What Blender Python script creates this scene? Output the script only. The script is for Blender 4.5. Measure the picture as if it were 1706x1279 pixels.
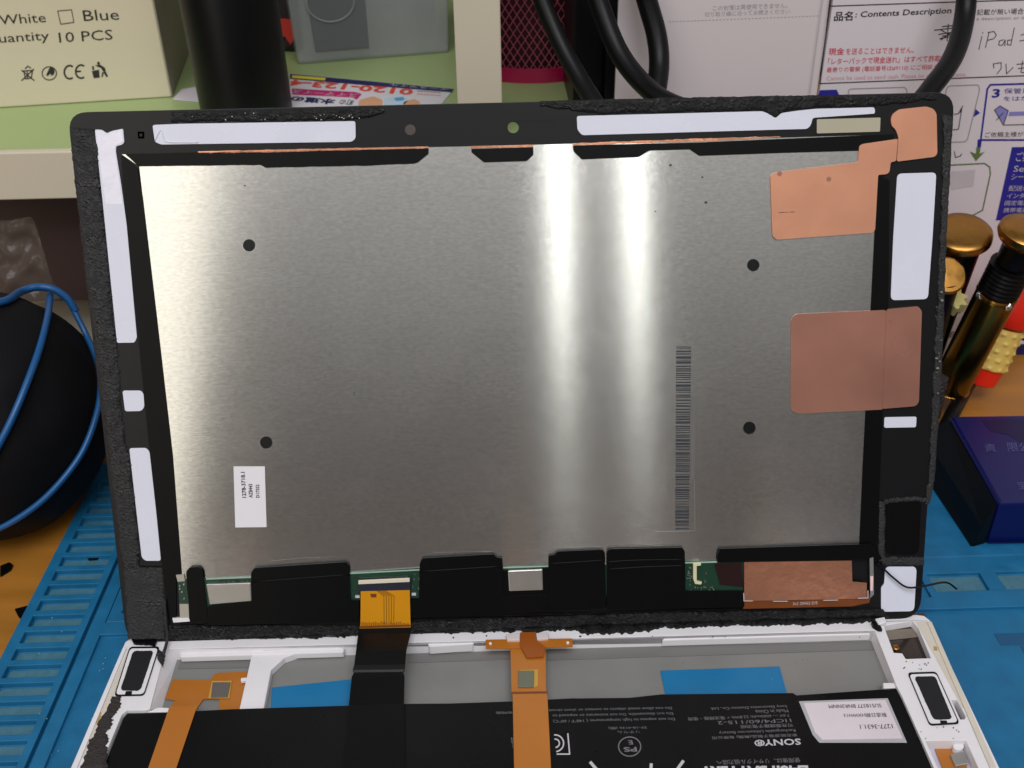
import bpy, bmesh, math, random
from mathutils import Vector, Matrix, noise
from mathutils.geometry import tessellate_polygon
random.seed(7)
S = 0.001                                   # everything below is in millimetres
scene = bpy.context.scene
for o in list(bpy.data.objects): bpy.data.objects.remove(o)

# ------------------------------------------------------------------ camera
R = Matrix(((0.99950923, 0.02725156, -0.01544837), (-0.02765838, 0.53618206, -0.8436491), (-0.01470761, 0.84366234, 0.53667266)))
CAM = Vector((-7.236, -230.637, 239.586)); FPX = 1697.0
cam = bpy.data.objects.new('camera', bpy.data.cameras.new('camera'))
scene.collection.objects.link(cam); scene.camera = cam
M4 = R.to_4x4(); M4.translation = CAM * S; cam.matrix_world = M4
cam.data.sensor_width = 36; cam.data.lens = 36 * FPX / 1706
cam.data.clip_start = 0.01; cam.data.clip_end = 30
cam.data.dof.use_dof = True; cam.data.dof.focus_distance = 0.315; cam.data.dof.aperture_fstop = 26

# ------------------------------------------------------------------ room light (world gradient + lamps)
w = bpy.data.worlds.new('World'); scene.world = w; w.use_nodes = True
nt = w.node_tree; nt.nodes.clear()
tc = nt.nodes.new('ShaderNodeTexCoord'); sp = nt.nodes.new('ShaderNodeSeparateXYZ'); rp = nt.nodes.new('ShaderNodeValToRGB')
mr = nt.nodes.new('ShaderNodeMapRange'); bg = nt.nodes.new('ShaderNodeBackground'); ou = nt.nodes.new('ShaderNodeOutputWorld')
nt.links.new(tc.outputs['Generated'], sp.inputs[0]); nt.links.new(sp.outputs['Z'], mr.inputs[0])
mr.inputs[1].default_value = -1; mr.inputs[2].default_value = 1
nt.links.new(mr.outputs[0], rp.inputs[0]); nt.links.new(rp.outputs[0], bg.inputs[0]); nt.links.new(bg.outputs[0], ou.inputs[0])
cr = rp.color_ramp
cr.elements[0].position = 0.0; cr.elements[0].color = (.03, .03, .03, 1)
cr.elements[1].position = 1.0; cr.elements[1].color = (.2, .2, .21, 1)
for p, c in ((.48, (.006, .006, .006, 1)), (.56, (.022, .021, .02, 1)), (.63, (.32, .315, .305, 1)), (.74, (.56, .55, .54, 1))):
    e = cr.elements.new(p); e.color = c
bg.inputs[1].default_value = 0.9

def area(name, loc, target, sx, sy, radiance, col):
    l = bpy.data.lights.new(name, 'AREA'); l.shape = 'RECTANGLE'; l.size = sx * S; l.size_y = sy * S
    l.energy = radiance * math.pi * sx * S * sy * S; l.color = col
    o = bpy.data.objects.new(name, l); scene.collection.objects.link(o)
    loc = Vector(loc); o.location = loc * S
    o.rotation_euler = (Vector(target) - loc).to_track_quat('-Z', 'Y').to_euler(); return o
area('tube_lamp', (124, -1500, 900), (60, 0, 60), 15, 1050, 11, (.97, 1, .97))
area('tube_lamp', (266, -1500, 900), (100, 0, 60), 15, 1050, 11, (.97, 1, .97))
area('window_light', (-930, -1500, 720), (-80, 0, 80), 800, 1700, 1.6, (1, .95, .84))
area('overhead_fill', (60, -900, 1650), (20, 120, 0), 1400, 700, 7.6, (.95, .95, 1))  # added broad fill, sized to lift the papers and the plate's top
scene.view_settings.view_transform = 'Standard'; scene.view_settings.look = 'None'
scene.view_settings.exposure = 0; scene.view_settings.gamma = 1
scene.view_settings.use_curve_mapping = False
scene.cycles.max_bounces = 8

# ------------------------------------------------------------------ materials
def lin(c):
    return tuple(((v / 255) / 12.92 if v / 255 <= .04045 else ((v / 255 + .055) / 1.055) ** 2.4) for v in c) + (1,)
MATS = {}
def mat(name, rgb, rough=.5, metal=0, var=.12, vscale=60, bump=0, bscale=800, spec=.5, coat=0, alpha=1, trans=0, stretch=None, rvar=0):
    if name in MATS: return MATS[name]
    m = bpy.data.materials.new(name); m.use_nodes = True; n = m.node_tree; b = n.nodes['Principled BSDF']; MATS[name] = m
    c = lin(rgb)
    b.inputs['Roughness'].default_value = rough; b.inputs['Metallic'].default_value = metal
    b.inputs['Specular IOR Level'].default_value = spec; b.inputs['Coat Weight'].default_value = coat
    b.inputs['Coat Roughness'].default_value = .15
    b.inputs['Alpha'].default_value = alpha; b.inputs['Transmission Weight'].default_value = trans
    g = n.nodes.new('ShaderNodeNewGeometry'); mp = n.nodes.new('ShaderNodeMapping'); n.links.new(g.outputs['Position'], mp.inputs[0])
    if stretch: mp.inputs['Scale'].default_value = stretch
    t = n.nodes.new('ShaderNodeTexNoise'); t.inputs['Scale'].default_value = vscale; t.inputs['Detail'].default_value = 6
    n.links.new(mp.outputs[0], t.inputs['Vector'])
    mx = n.nodes.new('ShaderNodeMix'); mx.data_type = 'RGBA'
    mx.inputs[6].default_value = tuple(v * (1 - var) for v in c[:3]) + (1,); mx.inputs[7].default_value = tuple(min(1, v * (1 + var)) for v in c[:3]) + (1,)
    n.links.new(t.outputs['Fac'], mx.inputs[0]); n.links.new(mx.outputs[2], b.inputs['Base Color'])
    if rvar:
        r = n.nodes.new('ShaderNodeMapRange'); r.inputs[1].default_value = .3; r.inputs[2].default_value = .7
        r.inputs[3].default_value = max(0, rough - rvar); r.inputs[4].default_value = min(1, rough + rvar)
        n.links.new(t.outputs['Fac'], r.inputs[0]); n.links.new(r.outputs[0], b.inputs['Roughness'])
    if bump:
        t2 = n.nodes.new('ShaderNodeTexNoise'); t2.inputs['Scale'].default_value = bscale; t2.inputs['Detail'].default_value = 4
        n.links.new(mp.outputs[0], t2.inputs['Vector'])
        bp = n.nodes.new('ShaderNodeBump'); bp.inputs['Strength'].default_value = 1; bp.inputs['Distance'].default_value = bump * S
        n.links.new(t2.outputs['Fac'], bp.inputs['Height']); n.links.new(bp.outputs[0], b.inputs['Normal'])
    return m
def metal_plate_mat():
    m = mat('brushed_aluminium', (208, 206, 201),   .17, 1, .22, 1500, 0, stretch=(.45, 1, 1))
    n = m.node_tree; b = n.nodes['Principled BSDF']
    b.inputs['Anisotropic'].default_value = 1.0
    v = n.nodes.new('ShaderNodeCombineXYZ')
    for i, k in enumerate((0, .346, .938)): v.inputs[i].default_value = k
    n.links.new(v.outputs[0], b.inputs['Tangent'])
    g = n.nodes.new('ShaderNodeNewGeometry'); mp = n.nodes.new('ShaderNodeMapping'); mp.inputs['Scale'].default_value = (150, 3600, 3600)
    n.links.new(g.outputs['Position'], mp.inputs[0])
    t = n.nodes.new('ShaderNodeTexNoise'); t.inputs['Scale'].default_value = 1; t.inputs['Detail'].default_value = 3
    n.links.new(mp.outputs[0], t.inputs['Vector'])
    bp = n.nodes.new('ShaderNodeBump'); bp.inputs['Distance'].default_value = (.006) * S; n.links.new(t.outputs['Fac'], bp.inputs['Height'])
    n.links.new(bp.outputs[0], b.inputs['Normal'])
    sm = n.nodes.new('ShaderNodeTexNoise'); sm.inputs['Scale'].default_value = 22; sm.inputs['Detail'].default_value = 7; sm.inputs['Roughness'].default_value = .65
    n.links.new(g.outputs['Position'], sm.inputs['Vector'])
    rr = n.nodes.new('ShaderNodeMapRange'); rr.inputs[1].default_value = .45; rr.inputs[2].default_value = .72; rr.inputs[3].default_value = .17; rr.inputs[4].default_value = .185
    n.links.new(sm.outputs['Fac'], rr.inputs[0]); n.links.new(rr.outputs[0], b.inputs['Roughness'])
    return m
ALU = metal_plate_mat()
BLACKP = mat('black_glass_paint', (18, 18, 20), .36, var=.1, bump=.01, spec=.3)
TAPE = mat('black_tape', (9, 9, 10), .36, var=.15, bump=.02, bscale=300, spec=.16)
FOAMD = mat('dark_foam_strip', (20, 20, 21), .6, var=.7, vscale=400, bump=.35, bscale=1200, spec=.3, rvar=.3)
FOAM = mat('black_adhesive_residue', (34, 34, 35), .7, var=.8, vscale=400, bump=.5, bscale=1500, spec=.6, rvar=.3)
LINER = mat('white_adhesive_film', (214, 216, 229), .25, var=.05, vscale=60, bump=.07, bscale=50, rvar=.08)
COPPER = mat('copper_foil', (224, 160, 128), .4, .6, var=.1, vscale=60, bump=.12, bscale=70, rvar=.05)
COPPERD = mat('dull_copper_foil', (178, 126, 108), .4, .6, var=.14, vscale=50, bump=.1, bscale=60, rvar=.06)
COPPERC = mat('crumpled_copper', (222, 156, 124), .26, .8, var=.08, vscale=60, bump=.7, bscale=55)
KAPTON = mat('orange_polyimide_film', (178, 108, 32), .3, .1, var=.12, vscale=50, coat=.3)
KAPTOND = mat('dark_polyimide_film', (112, 58, 18), .35, var=.3, vscale=200)
KAPTONL = mat('amber_polyimide_film', (236, 160, 22), .25, .35, var=.1, vscale=60, coat=.4)
PCB = mat('green_circuit_board', (14, 54, 38), .4, var=.25, vscale=400, coat=.3)
SHIELD = mat('tinned_steel', (190, 188, 182), .4, .9, var=.1, vscale=200, bump=.03)
WHITEPL = mat('white_plastic', (224, 221, 223), .45, var=.06, vscale=90, bump=.04, bscale=300, rvar=.08)
WHITEOLD = mat('stained_white_plastic', (206, 198, 182), .5, var=.1, vscale=120, bump=.03)
FLOORM = mat('grey_plastic_tray', (124, 124, 121), .42, var=.2, vscale=40, rvar=.1, bump=.02, bscale=200)
BLUET = mat('blue_tape', (8, 110, 160), .4, var=.14, vscale=60, bump=.08, bscale=60, rvar=.12)
BATT = mat('black_battery_wrap', (8, 8, 9), .34, var=.15, vscale=40, bump=.5, bscale=22, spec=.2, rvar=.1)
MATB = mat('blue_silicone', (14, 99, 141), .55, var=.28, vscale=120, bump=.06, bscale=1500, rvar=.1)
WOOD = mat('orange_wood', (160, 106, 38), .4, var=.45, vscale=30, stretch=(.25, 3, 1), bump=.03, rvar=.1)
GREEN = mat('pale_green_laminate', (158, 178, 118), .4, var=.05, vscale=20)
CREAM = mat('cream_edge', (206, 196, 174), .5, var=.04, vscale=30)
BROWN = mat('dark_brown_board', (62, 46, 44), .5, var=.1, vscale=30)
CARD = mat('white_carton', (212, 201, 174), .5, var=.04, vscale=20)
CARDS = mat('shaded_carton', (150, 142, 124), .6, var=.06)
BLK = mat('black_plastic', (10, 10, 12), .4, spec=.25, var=.2)
BLKR = mat('black_rubber', (10, 10, 11), .4, spec=.2, var=.2, bump=.03)
INK = mat('dark_ink', (40, 38, 36), .6, var=.1)
INKG = mat('grey_ink', (150, 146, 146), .6, var=.1)
INKP = mat('faint_grey_ink', (168, 162, 164), .6, var=.05)
INKR = mat('red_ink', (205, 45, 70), .6, var=.1)
INKB = mat('blue_ink', (32, 34, 140), .5, var=.1)
INKGR = mat('olive_ink', (92, 116, 60), .6, var=.1)
INKW = mat('white_ink', (190, 186, 190), .5, var=.1)
INKD = mat('dim_white_ink', (112, 110, 114), .5, var=.1)
PAPER = mat('white_envelope_card', (216, 208, 212), .45, var=.03, vscale=25, bump=.15, bscale=14)
PAPER2 = mat('plain_envelope_back', (214, 203, 203), .45, var=.03, vscale=20, bump=.2, bscale=12)
CLEAR = mat('frosted_clear_plastic', (180, 184, 184), .3, var=.1, alpha=.5, bump=.1, bscale=40)
BAGM = mat('clear_bag_film', (120, 110, 96), .12, var=.1, alpha=.13, bump=.3, bscale=60)
PINK = mat('magenta_metal', (190, 24, 84), .35, .2, var=.08, coat=.4)
PINKW = mat('magenta_wire', (200, 100, 122), .35, .6, var=.1)
GOLD = mat('gold_metal', (168, 122, 60), .3, 1, var=.12, vscale=200, rvar=.08, bump=.01, bscale=600)
BRASS = mat('brass_tube', (128, 106, 48), .25, 1, var=.15, vscale=60)
ORANGE = mat('orange_red_plastic', (238, 44, 22), .35, var=.05)
YELLOW = mat('yellow_grip', (226, 192, 100), .5, var=.06)
NAVY = mat('navy_plastic', (8, 15, 78), .35, var=.1, coat=.1, spec=.3)
NAVYD = mat('dark_navy_plastic', (7, 9, 58), .35, spec=.3, var=.1)
TEALD = mat('shaded_box_side', (7, 16, 22), .45, spec=.15, var=.2)
BLUEP = mat('blue_piping', (16, 80, 134), .4, var=.1)
SILVER = mat('silver_metal', (210, 210, 215), .2, 1, var=.05)
REDD = mat('dark_red_film', (34, 10, 10), .35, var=.2)
MIRROR = mat('dark_glossy_film', (46, 34, 26), .12, .2, var=.3, vscale=60, coat=.5)
REDP = mat('red_cloth', (200, 50, 36), .6, var=.15)
TAN = mat('tan_tape', (170, 165, 142), .5, var=.05)
SKIN = mat('printed_beige', (214, 160, 120), .5, var=.1)
MAGP = mat('magenta_print', (190, 24, 104), .5, var=.1)
YELP = mat('yellow_print', (222, 206, 50), .5, var=.05)
FLY = mat('flyer_paper', (216, 212, 214), .4, var=.04)
SKYP = mat('light_blue_print', (70, 160, 205), .5, var=.1)
NAVP = mat('navy_print', (24, 26, 84), .45, var=.1)
ORP = mat('orange_print', (222, 70, 40), .5, var=.08)

# ------------------------------------------------------------------ object helpers
ORG = {}
def tag(o, label=None, cat=None, group=None, kind=None):
    if label: o['label'] = label
    if cat: o['category'] = cat
    if group: o['group'] = group
    if kind: o['kind'] = kind
    return o
def thing(name, loc, label, cat, group=None):
    o = bpy.data.objects.new(name, None); scene.collection.objects.link(o); o.empty_display_size = .01
    o.location = Vector(loc) * S; ORG[o.name] = Vector(loc); return tag(o, label, cat, group)
def mk(name, vs, fs, m, parent=None, smooth=False, bevel=0, fix=True):
    vs = [Vector(v) for v in vs]
    lo = Vector([min(v[i] for v in vs) for i in range(3)]); hi = Vector([max(v[i] for v in vs) for i in range(3)])
    org = Vector(((lo.x + hi.x) / 2, (lo.y + hi.y) / 2, lo.z))
    me = bpy.data.meshes.new(name); me.from_pydata([(v - org) * S for v in vs], [], fs); me.materials.append(m)
    if fix:
        b = bmesh.new(); b.from_mesh(me); bmesh.ops.recalc_face_normals(b, faces=b.faces); b.to_mesh(me); b.free()
    if smooth:
        for p in me.polygons: p.use_smooth = True
    me.update()
    o = bpy.data.objects.new(name, me); scene.collection.objects.link(o); ORG[o.name] = org
    if parent: o.parent = parent; o.location = (org - ORG[parent.name]) * S
    else: o.location = org * S
    if bevel:
        md = o.modifiers.new('bevel', 'BEVEL'); md.width = bevel * S; md.segments = 2; md.limit_method = 'ANGLE'; md.angle_limit = math.radians(35)
    return o
def ray(px, py): return R @ Vector(((px - 853) / FPX, (639.5 - py) / FPX, -1))
class Plane:
    def __init__(s, o, n): s.o = Vector(o); s.n = Vector(n).normalized()
    def pt(s, px, py, h=0):
        d = ray(px, py); return CAM + d * (((s.o + s.n * h) - CAM).dot(s.n) / d.dot(s.n))
PN = Vector((0, -.93815, .34622))
PANEL = Plane((0, 0, 0), PN)
HOUS = Plane((0, 0, 0), (0, 0, 1))
SHELF = Plane((0, 0, 105), (0, 0, 1))
DESK = Plane((0, 0, -10), (0, 0, 1))
ENV = Plane((0, 177, 0), (0, -1, 0))
def atY(px, py, Y): return Plane((0, Y, 0), (0, -1, 0)).pt(px, py)
def atZ(px, py, Z): return Plane((0, 0, Z), (0, 0, 1)).pt(px, py)
def world2r(x0, y0, x1, y1, z): return rounded3([(x0, y0), (x1, y0), (x1, y1), (x0, y1)], 1.0, z)
def rounded3(P, rr, z): return [Vector((x, y, z)) for x, y in rounded(P, rr)]
def rounded(pts, r=0, seg=4):
    if not r: return pts
    out = []; n = len(pts)
    for i in range(n):
        p = Vector(pts[i]); a = Vector(pts[i - 1]); b = Vector(pts[(i + 1) % n])
        da = (a - p); db = (b - p); rr = min(r, da.length * .45, db.length * .45)
        A = p + da.normalized() * rr; B = p + db.normalized() * rr
        for k in range(seg + 1):
            t = k / seg; out.append(tuple(A * (1 - t) ** 2 + p * 2 * t * (1 - t) + B * t * t))
    return out
def prism(top, depthvec, holes=()):
    """closed solid: polygon 'top' (3D points, may have holes) swept by depthvec"""
    loops = [list(top)] + [list(h) for h in holes]
    flat = [p for l in loops for p in l]; n = len(flat)
    vs = flat + [p + depthvec for p in flat]; fs = []
    for t in tessellate_polygon(loops): fs.append(tuple(t)); fs.append(tuple(i + n for i in reversed(t)))
    k = 0
    for l in loops:
        for i in range(len(l)):
            a, b = k + i, k + (i + 1) % len(l); fs.append((a, b, b + n, a + n))
        k += len(l)
    return vs, fs
def slab(name, pl, pts, h, th, m, parent, r=0, holes=(), bevel=0):
    """outline given where the eye sees it on plane pl raised by h; thickness th down into the plane"""
    top = [pl.pt(x, y, h) for x, y in rounded(pts, r)]
    hs = [[pl.pt(x, y, h) for x, y in hh] for hh in holes]
    vs, fs = prism(top, -pl.n * th, hs); return mk(name, vs, fs, m, parent, bevel=bevel)
def jag(pts, amp, step=4, seed=0, closed=True, skip=()):
    out = []; rnd = random.Random(seed); n = len(pts)
    for i in range(n if closed else n - 1):
        a = Vector(pts[i]); b = Vector(pts[(i + 1) % n]); L = (b - a).length; k = max(1, int(L / step))
        am = 0 if i in skip else amp
        nrm = Vector((-(b - a).y, (b - a).x)).normalized()
        for j in range(k):
            p = a.lerp(b, j / k) + nrm * (rnd.gauss(0, .45) + noise.noise(Vector((p0 * .06 for p0 in (*a.lerp(b, j / k), seed * 99.)))) * 1.6) * am
            out.append(tuple(p))
    if not closed: out.append(tuple(pts[-1]))
    return out
def foam(name, pl, A, B, h, rough, m, parent, nx=160, ny=8, seed=1, jagA=2., jagB=2.):
    """bumpy strip of residue between edge polylines A and B"""
    def samp(P, t):
        L = [0]
        for i in range(len(P) - 1): L.append(L[-1] + (Vector(P[i + 1]) - Vector(P[i])).length)
        s = t * L[-1]
        for i in range(len(P) - 1):
            if s <= L[i + 1] or i == len(P) - 2: return Vector(P[i]).lerp(Vector(P[i + 1]), (s - L[i]) / max(1e-6, L[i + 1] - L[i]))
    vs = []; fs = []
    for i in range(nx + 1):
        t = i / nx; a = samp(A, t); b = samp(B, t); d = (b - a).normalized()
        a = a + d * (noise.noise(Vector((t * nx * .35, seed * 7.3, 0))) * jagA + noise.noise(Vector((t * nx * .09, seed * 3.3, 4))) * jagA)
        b = b + d * (noise.noise(Vector((t * nx * .45, seed * 5.1, 9))) * jagB + noise.noise(Vector((t * nx * .11, seed * 2.3, 7))) * jagB)
        for j in range(ny + 1):
            u = j / ny; p = a.lerp(b, u); e = min(1, 5 * min(u, 1 - u)) if 0 < j < ny else 0
            hh = h * e * .6 + e * rough * (.5 * noise.noise(Vector((p.x * .05, p.y * .05, seed))) + .35 * noise.noise(Vector((p.x * .3, p.y * .3, seed + 5))) + .3 * noise.noise(Vector((p.x * .9, p.y * .9, seed + 8))))
            vs.append(pl.pt(p.x, p.y, max(.12, hh + .25)) if 0 < j < ny else pl.pt(p.x, p.y, .04))
    for i in range(nx):
        for j in range(ny):
            a = i * (ny + 1) + j; fs.append((a, a + ny + 1, a + ny + 2, a + 1))
    return mk(name, vs, fs, m, parent, smooth=False)
def polys(name, pl, plist, h, m, parent, th=.03):
    vs, fs = [], []
    for pts in plist:
        v, f = prism([pl.pt(x, y, h) for x, y in pts], -pl.n * th); k = len(vs); vs += v; fs += [tuple(i + k for i in q) for q in f]
    return mk(name, vs, fs, m, parent)
def strokes(name, pl, lines, w, h, m, parent, th=.03):
    """flat pen strokes w px wide"""
    vs, fs = [], []
    for L in lines:
        for a, b in zip(L[:-1], L[1:]):
            a = Vector(a); b = Vector(b); d = (b - a)
            if d.length < 1e-6: continue
            d.normalize(); n = Vector((-d.y, d.x)) * w / 2; a2 = a - d * w * .3; b2 = b + d * w * .3
            q = [a2 - n, b2 - n, b2 + n, a2 + n]; h2 = h + random.random() * .02
            v, f = prism([pl.pt(p.x, p.y, h2) for p in q], -pl.n * th); k = len(vs); vs += v; fs += [tuple(i + k for i in g) for g in f]
    return mk(name, vs, fs, m, parent)
def text(s, pl, BL, BR, TL, h, m, parent, name='printed_text', th=.03, shear=0, bold=0):
    """lettering laid on plane pl, its box fitted to three corners"""
    c = bpy.data.curves.new('t', 'FONT'); c.body = s; c.resolution_u = 2; c.shear = shear; c.offset = bold
    t = bpy.data.objects.new('t', c); scene.collection.objects.link(t)
    dg = bpy.context.evaluated_depsgraph_get(); dg.update()
    me = bpy.data.meshes.new_from_object(t.evaluated_get(dg))
    V = [v.co.copy() for v in me.vertices]; F = [tuple(p.vertices) for p in me.polygons]
    bpy.data.objects.remove(t); bpy.data.curves.remove(c); bpy.data.meshes.remove(me)
    if not V: return None
    x0 = min(v.x for v in V); x1 = max(v.x for v in V); y0 = min(v.y for v in V); y1 = max(v.y for v in V)
    O = pl.pt(*BL, h); ex = pl.pt(*BR, h) - O; ey = pl.pt(*TL, h) - O
    vs = [O + ex * ((v.x - x0) / (x1 - x0)) + ey * ((v.y - y0) / max(1e-6, y1 - y0)) for v in V]
    return mk(name, vs, F, m, parent, fix=False)
def textb(s, pl, box, h, m, parent, slope=0, skew=0, **k):
    """box = x0,y0(top),x1,y1(bottom); slope = dy/dx of the baseline; skew = dx of the top"""
    x0, y0, x1, y1 = box; dy = (x1 - x0) * slope
    return text(s, pl, (x0, y1), (x1, y1 + dy), (x0 + skew, y0), h, m, parent, **k)
def box(name, lo, hi, m, parent=None, bevel=.5):
    x0, y0, z0 = lo; x1, y1, z1 = hi
    vs = [Vector(p) for p in ((x0, y0, z1), (x1, y0, z1), (x1, y1, z1), (x0, y1, z1))]
    v, f = prism(vs, Vector((0, 0, z0 - z1))); return mk(name, v, f, m, parent, bevel=bevel)
def crom(P, n=8):
    P = [Vector(p) for p in P]; Q = [2 * P[0] - P[1]] + P + [2 * P[-1] - P[-2]]; out = []
    for i in range(1, len(Q) - 2):
        a, b, c, d = Q[i - 1:i + 3]
        for k in range(n):
            t = k / n; out.append(.5 * ((2 * b) + (c - a) * t + (2 * a - 5 * b + 4 * c - d) * t * t + (3 * b - a - 3 * c + d) * t ** 3))
    out.append(P[-1]); return out
def tube_geo(P, r, seg=12):
    vs, fs = [], []; n = len(P); T0 = (P[1] - P[0]).normalized()
    U = T0.orthogonal().normalized()
    for i in range(n):
        T = (P[min(i + 1, n - 1)] - P[max(i - 1, 0)]).normalized(); U = (U - T * U.dot(T)).normalized(); W = T.cross(U)
        ri = r(i / (n - 1)) if callable(r) else r
        for k in range(seg):
            a = 2 * math.pi * k / seg; vs.append(P[i] + (U * math.cos(a) + W * math.sin(a)) * ri)
    for i in range(n - 1):
        for k in range(seg):
            fs.append((i * seg + k, i * seg + (k + 1) % seg, (i + 1) * seg + (k + 1) % seg, (i + 1) * seg + k))
    fs.append(tuple(range(seg))); fs.append(tuple((n - 1) * seg + k for k in range(seg))); return vs, fs
def tube(name, P, r, m, parent=None, seg=12): v, f = tube_geo(P, r, seg); return mk(name, v, f, m, parent, smooth=True)
def lathe(name, a, axis, prof, m, parent=None, seg=40, smooth=True, wob=None):
    axis = Vector(axis).normalized(); U = axis.orthogonal().normalized(); W = axis.cross(U); vs, fs = [], []
    for (t, r) in prof:
        for k in range(seg):
            an = 2 * math.pi * k / seg; rr = r + (wob(t, an) if wob else 0)
            vs.append(Vector(a) + axis * t + (U * math.cos(an) + W * math.sin(an)) * rr)
    n = len(prof)
    for i in range(n - 1):
        for k in range(seg): fs.append((i * seg + k, i * seg + (k + 1) % seg, (i + 1) * seg + (k + 1) % seg, (i + 1) * seg + k))
    fs.append(tuple(range(seg))); fs.append(tuple((n - 1) * seg + k for k in range(seg)))
    o = mk(name, vs, fs, m, parent, smooth=smooth)
    md = o.modifiers.new('edge', 'EDGE_SPLIT'); md.split_angle = math.radians(40); return o
def blocks(name, xs, ys, height, z0, m, parent=None, bevel=.5):
    """stepped slab: one height per cell, walls between cells of unlike height"""
    vs, fs = [], []
    def quad(*p): k = len(vs); vs.extend(Vector(q) for q in p); fs.append((k, k + 1, k + 2, k + 3))
    nx, ny = len(xs) - 1, len(ys) - 1
    H = [[height((xs[i] + xs[i + 1]) / 2, (ys[j] + ys[j + 1]) / 2) for j in range(ny)] for i in range(nx)]
    hh = lambda i, j: H[i][j] if 0 <= i < nx and 0 <= j < ny else z0
    for i in range(nx):
        for j in range(ny):
            a, b, c, d, z = xs[i], xs[i + 1], ys[j], ys[j + 1], H[i][j]
            quad((a, c, z), (b, c, z), (b, d, z), (a, d, z))
    for i in range(nx + 1):
        for j in range(ny):
            p, q = hh(i - 1, j), hh(i, j)
            if p != q: quad((xs[i], ys[j], p), (xs[i], ys[j + 1], p), (xs[i], ys[j + 1], q), (xs[i], ys[j], q))
    for j in range(ny + 1):
        for i in range(nx):
            p, q = hh(i, j - 1), hh(i, j)
            if p != q: quad((xs[i], ys[j], p), (xs[i + 1], ys[j], p), (xs[i + 1], ys[j], q), (xs[i], ys[j], q))
    o = mk(name, vs, fs, m, parent)
    b = bmesh.new(); b.from_mesh(o.data); bmesh.ops.remove_doubles(b, verts=b.verts, dist=1e-6); bmesh.ops.recalc_face_normals(b, faces=b.faces)
    bmesh.ops.dissolve_limit(b, angle_limit=.01, verts=b.verts, edges=b.edges); b.to_mesh(o.data); b.free()
    if bevel:
        md = o.modifiers.new('bevel', 'BEVEL'); md.width = bevel * S; md.segments = 2; md.limit_method = 'ANGLE'; md.angle_limit = math.radians(50)
    return o

# ================================================================== SETTING
d_ = box('desk_surface', (-620, -420, -30), (620, 640, -10), WOOD, None, 1); tag(d_, kind='structure')
wl = box('wall', (-620, 640, -30), (620, 652, 700), BROWN, None, 1); tag(wl, kind='structure')

# ---- desk shelf
sh = thing('desk_shelf', (-120, 260, -10), 'desk shelf unit with pale green board, cream edges and an upright divider', 'shelf')
box('shelf_board', (-420, 162, 88), (47, 520, 105), GREEN, sh, .4)
box('edge_trim', (-420, 158, 86), (47, 162, 105.4), CREAM, sh, .5)
box('divider', (-19, 176, 105.05), (-2.2, 518, 330), mat('divider_side', (198, 196, 200), .5, var=.04), sh, .4)
box('divider_trim', (-19.2, 158.5, 105.5), (-2, 176, 330), CREAM, sh, .5)
box('back_panel', (-420, 518, 88), (47, 524, 330), BROWN, sh, .4)
box('front_panel', (-420, 176, 31), (47, 184, 87.9), BROWN, sh, .5)
box('side_panel', (40, 180, 105.1), (47, 518, 330), BLK, sh, .5)
box('leg', (-420, 200, -10), (-404, 500, 87.9), CREAM, sh, .5)
box('leg', (30, 200, -10), (46, 500, 87.9), CREAM, sh, .5)
gb = thing('storage_box', (-215, 215, -10), 'pale grey plastic box under the shelf, half hidden by the rounded black pouch', 'box')
box('body', (-300, 190, -10), (-135, 320, 34), mat('grey_plastic', (150, 146, 134), .5, var=.1), gb, 1.5)
box('lid', (-302, 188, 34.05), (-133, 322, 38), mat('grey_lid', (168, 164, 152), .5, var=.06), gb, 1)
db = box('dark_box', (-260, 118, -10), (-128, 150, 4), BLK, None, 1.5)
tag(db, 'low black box on the desk tucked behind the rounded pouch and panel edge', 'box')

# ---- white carton with printing
A_, B_ = SHELF.pt(0, 180), SHELF.pt(286, 162); e_ = (B_ - A_).normalized(); nrm = Vector((e_.y, -e_.x, 0))
CART = Plane(A_, nrm)
ct = thing('carton', A_.lerp(B_, .3), 'off-white carton reading White, Blue and Quantity 10 PCS, standing on the green shelf', 'box')
L0 = A_ - e_ * 70; base = [L0, B_, B_ - nrm * 90, L0 - nrm * 90]
v, f = prism([p + Vector((0, 0, 120.2)) for p in base], Vector((0, 0, -120))); body = mk('body', v, f, CARD, ct, bevel=.6)
sd = [B_ + e_ * .05 + Vector((0, 0, .4)), B_ + e_ * .05 - nrm * 90 + Vector((0, 0, .4))]
v, f = prism([sd[0], sd[1], sd[1] + Vector((0, 0, 119)), sd[0] + Vector((0, 0, 119))], e_ * .4); mk('shaded_side', v, f, CARDS, ct)  # side face's shade painted as a thin sheet of darkened carton colour
SL = -.06
textb('White', CART, (0, 25, 77, 41), .15, INK, ct, slope=-.055, skew=-3)
textb('Blue', CART, (140, 17, 199, 35), .15, INK, ct, slope=-.04, skew=-3)
textb('uantity', CART, (0, 57, 83, 76), .15, INK, ct, slope=-.06, skew=-3)
textb('10 PCS', CART, (99, 54, 188, 71), .15, INK, ct, slope=-.06, skew=-2)
strokes('printed_square', CART, [[(96, 18), (119, 16), (123, 37), (101, 40), (96, 18)]], 1.3, .15, INK, ct)
ic = []
def arc(cx, cy, rx, ry, a0, a1, n=14): return [(cx + rx * math.cos(math.radians(a0 + (a1 - a0) * i / n)), cy - ry * math.sin(math.radians(a0 + (a1 - a0) * i / n))) for i in range(n + 1)]
strokes('printed_mark', CART, [arc(82, 122, 12, 11, 0, 360, 24)], 1.6, .15, INK, ct)
polys('printed_mark', CART, [arc(84, 119, 7, 7, 100, -80, 10) + [(84, 122), (80, 126), (77, 126), (78, 122)]], .15, INK, ct)
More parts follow.
